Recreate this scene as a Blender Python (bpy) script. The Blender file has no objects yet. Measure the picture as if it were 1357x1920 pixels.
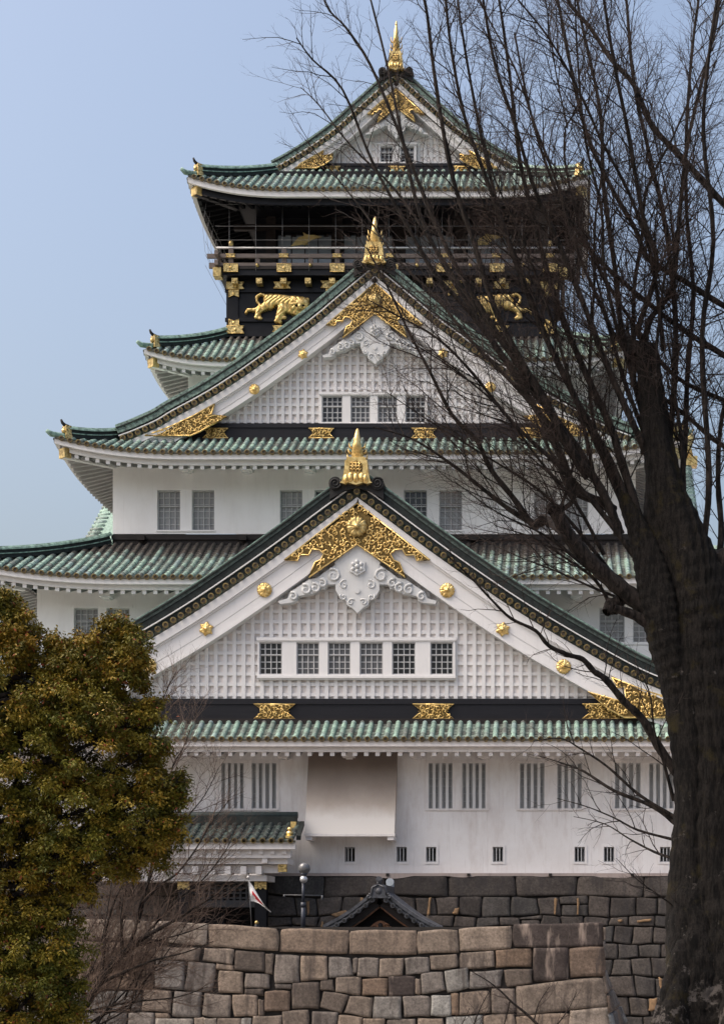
import bpy, math, random
import numpy as np
from mathutils import Vector, geometry

# ------------------------------------------------------------------ camera, sky, sun
S = bpy.context.scene
COL = S.collection
F, CX, CY, EYE = 3300.0, 1050.0, 1745.0, 1.6      # focal length and principal point in photo pixels, eye height
cd = bpy.data.cameras.new("camera"); cam = bpy.data.objects.new("camera", cd); COL.objects.link(cam)
cam.location = (0, 0, EYE); cam.rotation_euler = (math.pi / 2, 0, 0)
cd.sensor_fit = 'VERTICAL'; cd.sensor_height = 24; cd.lens = F / 1920 * 24
cd.shift_x = -(CX - 678.5) / 1920; cd.shift_y = (CY - 960) / 1920
cd.clip_start = 0.1; cd.clip_end = 3000
S.camera = cam
SUN_EL, SUN_AZ = math.radians(55), math.radians(253)
w = bpy.data.worlds.new("World"); S.world = w; w.use_nodes = True
wn = w.node_tree.nodes; wl = w.node_tree.links
bg = wn["Background"]
sky = wn.new("ShaderNodeTexSky"); sky.sky_type = 'NISHITA'; sky.sun_disc = False
sky.sun_elevation = SUN_EL; sky.sun_rotation = SUN_AZ
sky.air_density = 1.2; sky.dust_density = 9.0; sky.ozone_density = 1.4; sky.altitude = 0
wl.new(sky.outputs[0], bg.inputs[0]); bg.inputs[1].default_value = 0.15
sd = bpy.data.lights.new("sun", 'SUN'); sd.energy = 0.9; sd.angle = math.radians(50); sd.color = (1.0, 0.96, 0.9)
sun = bpy.data.objects.new("sun", sd); COL.objects.link(sun)
dv = Vector((math.sin(SUN_AZ) * math.cos(SUN_EL), math.cos(SUN_AZ) * math.cos(SUN_EL), math.sin(SUN_EL)))
sun.rotation_euler = dv.to_track_quat('Z', 'Y').to_euler(); sun.location = (0, 0, 60)
S.view_settings.view_transform = 'Standard'; S.view_settings.look = 'None'
S.view_settings.exposure = 0.77; S.view_settings.gamma = 1.0
S.cycles.max_bounces = 6; S.cycles.diffuse_bounces = 3; S.cycles.glossy_bounces = 3
S.cycles.use_denoising = True

R = random.Random(11)
def X(px, D): return (px - CX) * D / F
def Z(py, D): return EYE + (CY - py) * D / F
def P(px, py, D): return (X(px, D), D, Z(py, D))

# ------------------------------------------------------------------ materials
def nodes(name):
    m = bpy.data.materials.new(name); m.use_nodes = True
    return m, m.node_tree.nodes, m.node_tree.links, m.node_tree.nodes["Principled BSDF"]
def ramp(N, stops):
    r = N.new("ShaderNodeValToRGB"); e = r.color_ramp.elements
    while len(e) < len(stops): e.new(0.5)
    for i, (p, c) in enumerate(stops): e[i].position = p; e[i].color = (*c, 1)
    return r
def noise(N, L, scale, detail=4, rough=0.6, stretch=(1, 1, 1)):
    tc = N.new("ShaderNodeTexCoord"); mp = N.new("ShaderNodeMapping"); mp.inputs['Scale'].default_value = stretch
    n = N.new("ShaderNodeTexNoise"); n.inputs['Scale'].default_value = scale
    n.inputs['Detail'].default_value = detail; n.inputs['Roughness'].default_value = rough
    L.new(tc.outputs['Object'], mp.inputs[0]); L.new(mp.outputs[0], n.inputs['Vector'])
    return n
def mixc(N, L, fac, a, b, mode='MIX'):
    m = N.new("ShaderNodeMix"); m.data_type = 'RGBA'; m.blend_type = mode
    if hasattr(fac, 'links'): L.new(fac, m.inputs[0])
    else: m.inputs[0].default_value = fac
    for s, v in ((6, a), (7, b)):
        if hasattr(v, 'links'): L.new(v, m.inputs[s])
        else: m.inputs[s].default_value = (*v, 1)
    return m.outputs[2]
def bump(N, L, b, h, strength, dist=0.02):
    bn = N.new("ShaderNodeBump"); bn.inputs['Strength'].default_value = strength; bn.inputs['Distance'].default_value = dist
    L.new(h, bn.inputs['Height']); L.new(bn.outputs[0], b.inputs['Normal'])
def simple(name, c, rough=0.6, metal=0.0, vary=0.25, scale=3.0, c2=None, stretch=(1, 1, 1), bstr=0.0, spec=0.5):
    m, N, L, b = nodes(name)
    n = noise(N, L, scale, 5, 0.62, stretch)
    c2 = c2 or tuple(x * (1 - vary) for x in c)
    r = ramp(N, [(0.35, c2), (0.62, c)])
    L.new(n.outputs[0], r.inputs[0]); L.new(r.outputs[0], b.inputs['Base Color'])
    b.inputs['Roughness'].default_value = rough; b.inputs['Metallic'].default_value = metal
    b.inputs['Specular IOR Level'].default_value = spec
    if bstr: bump(N, L, b, n.outputs[0], bstr)
    return m
def plaster(name, c, dirt, amt):
    m, N, L, b = nodes(name)
    n1 = noise(N, L, 0.9, 6, 0.65); n2 = noise(N, L, 1.1, 6, 0.72, (1.5, 1.5, 0.4))
    r1 = ramp(N, [(0.40, (0, 0, 0)), (0.72, (1, 1, 1))]); L.new(n1.outputs[0], r1.inputs[0])
    r2 = ramp(N, [(0.48, (0, 0, 0)), (0.75, (1, 1, 1))]); L.new(n2.outputs[0], r2.inputs[0])
    mul = N.new("ShaderNodeMath"); mul.operation = 'MULTIPLY_ADD'
    L.new(r1.outputs[0], mul.inputs[0]); mul.inputs[1].default_value = 0.5; L.new(r2.outputs[0], mul.inputs[2])
    sc = N.new("ShaderNodeMath"); sc.operation = 'MULTIPLY'; L.new(mul.outputs[0], sc.inputs[0]); sc.inputs[1].default_value = amt
    sc.use_clamp = True
    n4 = noise(N, L, 2.6, 5, 0.75, (3.0, 3.0, 0.16)); r4 = ramp(N, [(0.56, (0, 0, 0)), (0.74, (amt * .8,) * 3)]); L.new(n4.outputs[0], r4.inputs[0])
    cc = mixc(N, L, sc.outputs[0], c, dirt); L.new(mixc(N, L, r4.outputs[0], cc, tuple(q * .72 for q in dirt)), b.inputs['Base Color'])
    b.inputs['Roughness'].default_value = 0.75; b.inputs['Specular IOR Level'].default_value = 0.3
    n3 = noise(N, L, 14, 4); bump(N, L, b, n3.outputs[0], 0.08)
    return m
def tile(name, stops, brown, dark=0.5):
    m, N, L, b = nodes(name)
    g = N.new("ShaderNodeNewGeometry")
    r = ramp(N, stops); L.new(g.outputs['Random Per Island'], r.inputs[0])
    n = noise(N, L, 2.2, 6, 0.7); n2 = noise(N, L, 9, 5, 0.7, (1, 1, 0.4))
    r2 = ramp(N, [(0.38, (dark,) * 3), (0.6, (1, 1, 1))]); L.new(n2.outputs[0], r2.inputs[0])
    c = mixc(N, L, 0.75, r.outputs[0], r2.outputs[0], 'MULTIPLY')
    r3 = ramp(N, [(0.56, (0, 0, 0)), (0.74, (0.7,) * 3)]); L.new(n.outputs[0], r3.inputs[0])
    c = mixc(N, L, r3.outputs[0], c, brown)
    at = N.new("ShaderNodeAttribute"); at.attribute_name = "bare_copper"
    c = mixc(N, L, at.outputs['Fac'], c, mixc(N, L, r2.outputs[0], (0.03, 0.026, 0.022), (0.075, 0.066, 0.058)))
    L.new(c, b.inputs['Base Color']); b.inputs['Roughness'].default_value = 0.6
    b.inputs['Specular IOR Level'].default_value = 0.35
    bump(N, L, b, n2.outputs[0], 0.25)
    return m
def goldmat(name, c, dark, rough=0.32, scale=6, filigree=False):
    m, N, L, b = nodes(name)
    n = noise(N, L, scale, 5, 0.6)
    r = ramp(N, [(0.36, dark), (0.58, c)]); L.new(n.outputs[0], r.inputs[0])
    L.new(r.outputs[0], b.inputs['Base Color'])
    b.inputs['Metallic'].default_value = 0.75; b.inputs['Roughness'].default_value = rough
    bump(N, L, b, n.outputs[0], 0.25)
    return m
M = {}
M['plaster'] = plaster("white_plaster", (0.83, 0.815, 0.81), (0.66, 0.63, 0.605), 0.30)
M['plaster_low'] = plaster("weathered_plaster", (0.80, 0.775, 0.765), (0.56, 0.49, 0.455), 0.55)
M['trim'] = plaster("painted_trim", (0.70, 0.69, 0.69), (0.56, 0.545, 0.53), 0.3)
M['trim_low'] = plaster("aged_trim", (0.76, 0.72, 0.70), (0.50, 0.45, 0.43), 0.4)
M['carve'] = plaster("carved_plaster", (0.585, 0.59, 0.59), (0.44, 0.455, 0.455), 0.5)
M['soffit'] = plaster("shaded_soffit_plaster", (0.33, 0.325, 0.32), (0.25, 0.245, 0.24), 0.4)  # underside shade put into the colour: plaster darkened for soffits and rafter sides
M['matt_black'] = simple("matt_black_timber", (0.006, 0.006, 0.007), 0.9, 0, 0.3, 2, None, (1, 1, 1), 0, 0.05)
M['wire'] = simple("thin_grey_wire", (0.22, 0.22, 0.225), 0.5, 0, 0.1, 3)
M['lattice_back'] = plaster("lattice_ground", (0.76, 0.715, 0.685), (0.62, 0.57, 0.54), 0.4)
GREEN = [(0.0, (0.14, 0.153, 0.143)), (0.2, (0.205, 0.275, 0.245)), (0.5, (0.25, 0.365, 0.31)), (0.8, (0.31, 0.45, 0.38)), (1.0, (0.245, 0.32, 0.325))]
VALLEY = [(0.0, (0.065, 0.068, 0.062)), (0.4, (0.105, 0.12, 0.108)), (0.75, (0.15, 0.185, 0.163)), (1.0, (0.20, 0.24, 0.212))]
M['tile'] = tile("copper_green_tile", GREEN, (0.10, 0.095, 0.075))
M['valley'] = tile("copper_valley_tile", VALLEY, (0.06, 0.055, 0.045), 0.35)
M['tile_dark'] = tile("dark_roof_tile", [(0.0, (0.028, 0.034, 0.035)), (0.5, (0.045, 0.06, 0.056)), (1.0, (0.07, 0.10, 0.09))], (0.05, 0.042, 0.036))
M['ring'] = simple("tile_end_bronze", (0.19, 0.135, 0.045), 0.45, 0.4, 0.6, 8, (0.05, 0.04, 0.022))
M['ringc'] = simple("tile_end_core", (0.07, 0.05, 0.03), 0.7, 0, 0.4, 6)
M['lip'] = simple("eave_tile_edge", (0.07, 0.065, 0.045), 0.7, 0, 0.5, 7, (0.035, 0.04, 0.032))
M['verge_dark'] = simple("dark_verge_copper", (0.018, 0.025, 0.024), 0.6, 0, 0.5, 5, (0.008, 0.010, 0.010), (1, 1, 1), 0.2, 0.25)
M['verge_green'] = simple("green_verge_copper", (0.25, 0.385, 0.32), 0.6, 0, 0.5, 5.5, (0.06, 0.10, 0.085), (1, 1, 1), 0.3)
M['verge_mid'] = simple("streaked_verge_copper", (0.21, 0.315, 0.265), 0.6, 0, 0.5, 7, (0.03, 0.042, 0.038), (1, 1, 1), 0.3)
M['verge_low'] = simple("blackened_verge_copper", (0.065, 0.095, 0.082), 0.6, 0, 0.5, 7, (0.014, 0.019, 0.018), (1, 1, 1), 0.3)
M['gold'] = goldmat("gilded_metal", (0.86, 0.62, 0.25), (0.50, 0.32, 0.10))
M['gold_old'] = goldmat("aged_gilding", (0.62, 0.46, 0.19), (0.26, 0.18, 0.07), 0.4)
M['gold_back'] = goldmat("gilded_ground", (0.20, 0.13, 0.04), (0.10, 0.062, 0.02), 0.5, 12)
M['gold_pat'] = goldmat("chased_gilding", (0.72, 0.53, 0.22), (0.12, 0.08, 0.03), 0.4, 12)
M['black'] = simple("black_lacquer", (0.007, 0.0072, 0.010), 0.45, 0, 0.3, 2, (0.004, 0.004, 0.006), (1, 1, 1), 0, 0.22)
M['sill'] = simple("black_sill", (0.011, 0.011, 0.015), 0.5, 0, 0.3, 3, (0.007, 0.007, 0.010), (0.2, 1, 3), 0, 0.25)
M['brown'] = simple("brown_timber", (0.15, 0.115, 0.10), 0.6, 0, 0.35, 5, (0.09, 0.07, 0.062), (0.3, 1, 4))
M['darkbrown'] = simple("dark_timber", (0.022, 0.017, 0.016), 0.6, 0, 0.35, 5, None, (0.3, 1, 4), 0, 0.25)
M['grid'] = simple("grey_lattice_paint", (0.48, 0.48, 0.485), 0.55, 0, 0.15, 4)
M['pane'] = simple("frosted_pane", (0.30, 0.30, 0.30), 0.25, 0, 0.2, 0.8, None, (1, 1, 0.5))
M['pane_light'] = simple("screened_pane", (0.46, 0.455, 0.45), 0.3, 0, 0.35, 1.3, None, (1, 1, 0.5))
M['pane2'] = simple("shaded_pane", (0.13, 0.13, 0.135), 0.2, 0, 0.4, 0.8, None, (1, 1, 0.5))
M['pane_dark'] = simple("dark_pane", (0.016, 0.016, 0.018), 0.15, 0, 0.3, 1)
M['glass_grey'] = simple("reflecting_pane", (0.34, 0.40, 0.46), 0.12, 0, 0.2, 0.6)
M['crane'] = simple("pale_gold_paint", (0.75, 0.60, 0.26), 0.5, 0.2, 0.2, 5)
M['steel'] = simple("steel", (0.55, 0.55, 0.56), 0.35, 0.6, 0.15, 3)
M['oni'] = simple("ridge_end_tile", (0.020, 0.019, 0.019), 0.6, 0, 0.4, 6, None, (1, 1, 1), 0, 0.3)
M['grey_tile'] = simple("smoked_grey_tile", (0.085, 0.088, 0.10), 0.45, 0, 0.5, 6, (0.03, 0.031, 0.036))
M['wood_orange'] = simple("oiled_wood", (0.22, 0.09, 0.035), 0.55, 0, 0.4, 8, (0.10, 0.04, 0.018))
M['globe'] = simple("milky_globe", (0.13, 0.13, 0.135), 0.15, 0.2, 0.1, 1)
M['pole_blue'] = simple("dark_painted_steel", (0.035, 0.04, 0.055), 0.45, 0.2, 0.2, 4)
M['flag_white'] = simple("white_cloth", (0.62, 0.61, 0.60), 0.8, 0, 0.12, 5)
M['flag_red'] = simple("red_cloth", (0.50, 0.03, 0.04), 0.8, 0, 0.15, 5)

# ------------------------------------------------------------------ mesh builder
BASE = {}
class MB:
    def __init__(s): s.v = []; s.f = []; s.mi = []; s.sm = []; s.at = []; s.has_at = False
    def add(s, vs, fs, m=0, sm=False, at=0.0):
        b = len(s.v); s.v.extend(vs); s.at.extend([at] * len(vs))
        if at: s.has_at = True
        for f in fs: s.f.append([b + i for i in f]); s.mi.append(m); s.sm.append(sm)
    def hexa(s, c, m=0):      # 8 corners: 0-3 bottom loop, 4-7 top loop
        s.add(c, [(3, 2, 1, 0), (4, 5, 6, 7), (0, 1, 5, 4), (1, 2, 6, 5), (2, 3, 7, 6), (3, 0, 4, 7)], m)
    def box(s, x0, x1, y0, y1, z0, z1, m=0):
        s.hexa([(x0, y0, z0), (x1, y0, z0), (x1, y1, z0), (x0, y1, z0), (x0, y0, z1), (x1, y0, z1), (x1, y1, z1), (x0, y1, z1)], m)
    def pbox(s, px0, px1, py0, py1, D, d0, d1, m=0):     # a box given by the pixels of its front and a depth range
        s.box(X(px0, D), X(px1, D), D + d0, D + d1, Z(py1, D), Z(py0, D), m)
    def quad(s, a, b, c, d, m=0): s.add([a, b, c, d], [(0, 1, 2, 3)], m)
    def prism(s, poly, y0, y1, m=0, inset=0.0, my=None):  # poly in (x, z), extruded along y; the front edge can be bevelled
        n = len(poly); tri = geometry.tessellate_polygon([[Vector((p[0], p[1], 0)) for p in poly]])
        vs = [(p[0], y0, p[1]) for p in poly] + [(p[0], y1, p[1]) for p in poly]
        fs = [tuple(t) for t in tri] + [tuple(n + i for i in t) for t in tri] + [(i, (i + 1) % n, n + (i + 1) % n, n + i) for i in range(n)]
        s.add(vs, fs, m)
    def tube(s, pts, r, n=6, m=0, caps=True, sm=True):
        pts = [Vector(p) for p in pts]; k = len(pts)
        rs = r if isinstance(r, (list, tuple)) else [r] * k
        vs = []; prev = None
        for i, p in enumerate(pts):
            t = (pts[min(i + 1, k - 1)] - pts[max(i - 1, 0)])
            t = t.normalized() if t.length > 1e-9 else Vector((0, 0, 1))
            if prev is None:
                ref = Vector((0, 0, 1)) if abs(t.z) < 0.9 else Vector((0, 1, 0))
                a = t.cross(ref).normalized()
            else:
                a = prev - t * prev.dot(t)
                a = a.normalized() if a.length > 1e-6 else t.orthogonal().normalized()
            prev = a; b = t.cross(a)
            for j in range(n):
                an = 2 * math.pi * j / n
                vs.append(tuple(p + (a * math.cos(an) + b * math.sin(an)) * rs[i]))
        fs = [(i * n + j, i * n + (j + 1) % n, (i + 1) * n + (j + 1) % n, (i + 1) * n + j) for i in range(k - 1) for j in range(n)]
        if caps: fs += [tuple(range(n))[::-1], tuple((k - 1) * n + j for j in range(n))]
        s.add(vs, fs, m, sm)
    def sweep(s, pts, prof, m=0, sm=False):               # prof: closed loop of (side, up)
        pts = [Vector(p) for p in pts]; k = len(pts); n = len(prof); vs = []
        for i, p in enumerate(pts):
            t = (pts[min(i + 1, k - 1)] - pts[max(i - 1, 0)]).normalized()
            sd_ = t.cross(Vector((0, 0, 1))).normalized(); u = sd_.cross(t)
            for a, b in prof: vs.append(tuple(p + sd_ * a + u * b))
        fs = [(i * n + j, i * n + (j + 1) % n, (i + 1) * n + (j + 1) % n, (i + 1) * n + j) for i in range(k - 1) for j in range(n)]
        fs += [tuple(range(n))[::-1], tuple((k - 1) * n + j for j in range(n))]
        s.add(vs, fs, m, sm)
    def strip(s, pts, a, b, y0, y1, m=0):                 # band between two offsets of a curve in the (x, z) plane
        A = offs(pts, a); B = offs(pts, b); n = len(pts); vs = []
        for p, q in zip(A, B): vs += [(p[0], y0, p[1]), (q[0], y0, q[1]), (q[0], y1, q[1]), (p[0], y1, p[1])]
        fs = [(4 * i + j, 4 * i + (j + 1) % 4, 4 * i + 4 + (j + 1) % 4, 4 * i + 4 + j) for i in range(n - 1) for j in range(4)]
        fs += [(3, 2, 1, 0), tuple(4 * (n - 1) + j for j in range(4))]
        s.add(vs, fs, m)
    def disc(s, c, r, y0, y1, n=14, m=0, rb=None):        # short cylinder along y
        x, z = c; rb = r if rb is None else rb
        vs = [(x + r * math.cos(2 * math.pi * j / n), y0, z + r * math.sin(2 * math.pi * j / n)) for j in range(n)]
        vs += [(x + rb * math.cos(2 * math.pi * j / n), y1, z + rb * math.sin(2 * math.pi * j / n)) for j in range(n)]
        s.add(vs, [tuple(range(n)), tuple(range(n, 2 * n))[::-1]] + [(j, n + j, n + (j + 1) % n, (j + 1) % n) for j in range(n)], m)
    def ball(s, c, r, m=0, n=10, k=6, sc=(1, 1, 1)):
        vs = []; c = Vector(c)
        for i in range(k + 1):
            th = math.pi * i / k
            for j in range(n):
                ph = 2 * math.pi * j / n
                vs.append((c.x + r * sc[0] * math.sin(th) * math.cos(ph), c.y + r * sc[1] * math.sin(th) * math.sin(ph), c.z + r * sc[2] * math.cos(th)))
        s.add(vs, [(i * n + j, (i + 1) * n + j, (i + 1) * n + (j + 1) % n, i * n + (j + 1) % n) for i in range(k) for j in range(n)], m, True)
    def build(s, name, mats, parent=None, label=None):
        me = bpy.data.meshes.new(name); base = BASE.get(parent.name, Vector((0, 0, 0))) if parent else Vector((0, 0, 0))
        v = np.array(s.v, dtype=np.float64).reshape(-1, 3) - np.array(base)
        me.from_pydata(v.tolist(), [], s.f)
        if not isinstance(mats, (list, tuple)): mats = [mats]
        for m in mats: me.materials.append(m)
        me.polygons.foreach_set("material_index", s.mi); me.polygons.foreach_set("use_smooth", s.sm)
        if s.has_at:
            a = me.attributes.new("bare_copper", 'FLOAT', 'POINT'); a.data.foreach_set("value", s.at)
        me.update()
        o = bpy.data.objects.new(name, me); COL.objects.link(o)
        if parent: o.parent = parent; BASE[o.name] = base
        if label: o['label'] = label
        return o
def np_mesh(name, V, Q, mat, parent=None, smooth=False, tri=False, attr=None):
    me = bpy.data.meshes.new(name); base = BASE.get(parent.name, Vector((0, 0, 0))) if parent else Vector((0, 0, 0))
    V = np.asarray(V, dtype=np.float32).reshape(-1, 3) - np.array(base, dtype=np.float32); Q = np.asarray(Q, dtype=np.int32); k = Q.shape[1]
    me.vertices.add(len(V)); me.vertices.foreach_set("co", V.ravel())
    me.loops.add(Q.size); me.loops.foreach_set("vertex_index", Q.ravel())
    me.polygons.add(len(Q)); me.polygons.foreach_set("loop_start", np.arange(0, Q.size, k, dtype=np.int32))
    me.polygons.foreach_set("loop_total", np.full(len(Q), k, dtype=np.int32))
    if smooth: me.polygons.foreach_set("use_smooth", np.ones(len(Q), dtype=bool))
    me.materials.append(mat); me.update(calc_edges=True); me.validate()
    o = bpy.data.objects.new(name, me); COL.objects.link(o)
    if parent: o.parent = parent; BASE[o.name] = base
    return o
def thing(name, label, cat, loc, group=None):
    o = bpy.data.objects.new(name, None); COL.objects.link(o); o.location = loc; o.empty_display_size = 0.5
    BASE[o.name] = Vector(loc); o['label'] = label; o['category'] = cat
    if group: o['group'] = group
    return o
def offs(pts, d):
    out = []; n = len(pts)
    for i in range(n):
        ns = []
        for a, b in ((i - 1, i), (i, i + 1)):
            if a >= 0 and b < n:
                tx, tz = pts[b][0] - pts[a][0], pts[b][1] - pts[a][1]; l = math.hypot(tx, tz) or 1
                ns.append((-tz / l, tx / l))
        nx = sum(q[0] for q in ns); nz = sum(q[1] for q in ns); l = math.hypot(nx, nz); nx /= l; nz /= l
        c = nx * ns[0][0] + nz * ns[0][1]
        out.append((pts[i][0] + nx * d / c, pts[i][1] + nz * d / c))
    return out
def smooth_curve(pts, k=5):
    out = []; n = len(pts)
    for i in range(n - 1):
        p0 = pts[max(i - 1, 0)]; p1 = pts[i]; p2 = pts[i + 1]; p3 = pts[min(i + 2, n - 1)]
        if i == 0: p0 = tuple(2 * a - b for a, b in zip(p1, p2))
        for j in range(k):
            t = j / k
            out.append(tuple(0.5 * (2 * b + (c - a) * t + (2 * a - 5 * b + 4 * c - d) * t * t + (3 * b - a - 3 * c + d) * t ** 3) for a, b, c, d in zip(p0, p1, p2, p3)))
    out.append(tuple(pts[-1])); return out
def resample(pts, step, start=0.0):
    out = []; d = start; acc = 0.0
    for a, b in zip(pts[:-1], pts[1:]):
        l = math.hypot(b[0] - a[0], b[1] - a[1])
        while d <= acc + l:
            t = (d - acc) / l; out.append((a[0] + (b[0] - a[0]) * t, a[1] + (b[1] - a[1]) * t)); d += step
        acc += l
    return out
def wall_holes(mb, x0, x1, z0, z1, y, holes, reveal=0.28, m=0, mr=0):
    xs = sorted({x0, x1, *[h[0] for h in holes], *[h[1] for h in holes]}); zs = sorted({z0, z1, *[h[2] for h in holes], *[h[3] for h in holes]})
    for i in range(len(xs) - 1):
        for j in range(len(zs) - 1):
            cx, cz = (xs[i] + xs[i + 1]) / 2, (zs[j] + zs[j + 1]) / 2
            if any(h[0] < cx < h[1] and h[2] < cz < h[3] for h in holes): continue
            mb.quad((xs[i], y, zs[j]), (xs[i + 1], y, zs[j]), (xs[i + 1], y, zs[j + 1]), (xs[i], y, zs[j + 1]), m)
    for a, b, c, d in holes:
        e = y + reveal
        mb.quad((a, y, c), (b, y, c), (b, e, c), (a, e, c), mr); mb.quad((a, y, d), (a, e, d), (b, e, d), (b, y, d), mr)
        mb.quad((a, y, c), (a, e, c), (a, e, d), (a, y, d), mr); mb.quad((b, y, c), (b, y, d), (b, e, d), (b, e, c), mr)
def spiral(c, r0, turns, ang0, hand, y, n=14, r1f=0.18):
    return [(c[0] + (r0 * (1 - (1 - r1f) * i / n)) * math.cos(ang0 + hand * turns * 2 * math.pi * i / n), y,
             c[1] + (r0 * (1 - (1 - r1f) * i / n)) * math.sin(ang0 + hand * turns * 2 * math.pi * i / n)) for i in range(n + 1)]
def inside(p, poly):
    c = False; j = len(poly) - 1
    for i in range(len(poly)):
        if (poly[i][1] > p[1]) != (poly[j][1] > p[1]) and p[0] < (poly[j][0] - poly[i][0]) * (p[1] - poly[i][1]) / (poly[j][1] - poly[i][1]) + poly[i][0]: c = not c
        j = i
    return c
def filigree(name, poly, y, parent, r=0.15, tr=0.028, rim=0.035, th=0.1, seed=1, holes=()):
    """A chased plate: dark gilded ground, a raised rim and raised scrolls."""
    rr = random.Random(seed); mb = MB(); mb.prism(poly, y, y + th, 0)
    ed = [(p[0], y - 0.005, p[1]) for p in poly]; mb.tube(ed + ed[:1], rim, 5, 1)
    xs = [p[0] for p in poly]; zs = [p[1] for p in poly]; done = []
    for _ in range(4000):
        c = (rr.uniform(min(xs), max(xs)), rr.uniform(min(zs), max(zs)))
        if not all(inside((c[0] + r * 0.62 * math.cos(a), c[1] + r * 0.62 * math.sin(a)), poly) for a in (0, 1.57, 3.14, 4.71)): continue
        if any(math.hypot(c[0] - h[0], c[1] - h[1]) < h[2] + r * 0.5 for h in holes): continue
        if any(math.hypot(c[0] - q[0], c[1] - q[1]) < r * 1.22 for q in done): continue
        done.append(c); hd = rr.choice((-1, 1)); a0 = rr.uniform(0, 6.28)
        mb.tube(spiral(c, r * rr.uniform(0.7, 0.95), rr.uniform(0.8, 1.3), a0, hd, y - 0.01, 9), [tr * (1 - 0.4 * i / 9) for i in range(10)], 4, 1)
        mb.ball((c[0] + r * 0.75 * math.cos(a0 + 2.6 * hd), y, c[1] + r * 0.75 * math.sin(a0 + 2.6 * hd)), tr * 1.5, 1, 5, 4)
    return mb.build(name, [M['gold_back'], M['gold']], parent)
def rosette(c, r, y, parent, crest=False, mat='gold'):
    mb = MB(); n = 32; x, z = c; vs = []; k = 16 if not crest else 6
    for f, h in ((1.0, 0.0), (0.97, 0.05), (0.66, 0.085), (0.3, 0.05), (0.26, 0.1), (0.0, 0.12)):
        for j in range(n * 2):
            a = 2 * math.pi * j / (n * 2)
            lob = 1 - 0.09 * (0.5 + 0.5 * math.cos(a * (k if not crest else 8))) * f if not crest else 1 - 0.30 * abs(math.cos(a * 3 + 0.5)) ** 0.7 * f
            gro = 1 - 0.5 * max(0, math.cos(a * (8 if not crest else 10))) ** 6 * (1 if 0.3 < f < 0.99 else 0)
            vs.append((x + r * f * lob * math.cos(a), y - h * r * 3.2 * gro, z + r * f * lob * math.sin(a)))
    m2 = n * 2
    mb.add(vs, [(i * m2 + j, i * m2 + (j + 1) % m2, (i + 1) * m2 + (j + 1) % m2, (i + 1) * m2 + j) for i in range(5) for j in range(m2)], 0, True)
    return mb.build("paulownia_crest" if crest else "chrysanthemum_rosette", M[mat], parent)
def window(px0, px1, py0, py1, D, parent, nx=4, nz=6, pane='pane', bars=0, rec=0.22, two=True, barmat='trim', g=0.019, bw3=0.062):
    """frame (part) > pane and lattice (sub-parts), set back in its opening; D is the depth of the wall face"""
    x0, x1, z0, z1 = X(px0, D), X(px1, D), Z(py1, D), Z(py0, D); y = D + rec
    f = MB(); t = 0.045
    f.box(x0, x0 + t, y - 0.06, y + 0.06, z0, z1); f.box(x1 - t, x1, y - 0.06, y + 0.06, z0, z1)
    f.box(x0 + t, x1 - t, y - 0.06, y + 0.06, z0, z0 + t); f.box(x0 + t, x1 - t, y - 0.06, y + 0.06, z1 - t, z1)
    if two: f.box(x0 + t, x1 - t, y - 0.055, y + 0.05, z0 + (z1 - z0) * 0.60, z0 + (z1 - z0) * 0.60 + 0.05)
    o = f.build("window_frame" if False else "window", M['grid'], parent)
    p = MB(); p.quad((x0 + t, y + 0.045, z0 + t), (x1 - t, y + 0.045, z0 + t), (x1 - t, y + 0.045, z1 - t), (x0 + t, y + 0.045, z1 - t)); p.build("pane", M[pane], o)
    l = MB()
    for i in range(1, nx): xx = x0 + (x1 - x0) * i / nx; l.box(xx - g, xx + g, y - 0.03, y + 0.01, z0 + t, z1 - t)
    for i in range(1, nz):
        zz = z0 + (z1 - z0) * i / nz; l.box(x0 + t, x1 - t, y + 0.012, y + 0.03, zz - g, zz + g)
    if nx > 1: l.build("lattice", M['grid'], o)
    if bars:
        b = MB(); wd = (x1 - x0) / (2 * bars + 1)
        for i in range(bars):
            xx = x0 + (x1 - x0) * (i + 0.85) / (bars + 0.7) if bars > 2 else x0 + (x1 - x0) * (i + 1) / (bars + 1)
            bw = bw3 if bars > 2 else 0.022
            b.box(xx - bw, xx + bw, D + .02, D + .09, z0, z1)
        b.build("window_bars", M[barmat], o)
    return o
# ------------------------------------------------------------------ castle tower
XC, YC = -8.44, 97.0                                   # plan centre of the tower
tower = thing("castle_tower", "tall white castle tower with stacked green gabled roofs and gilded ornaments", "castle", (XC, 80, 3.7))
T = tower

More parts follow.
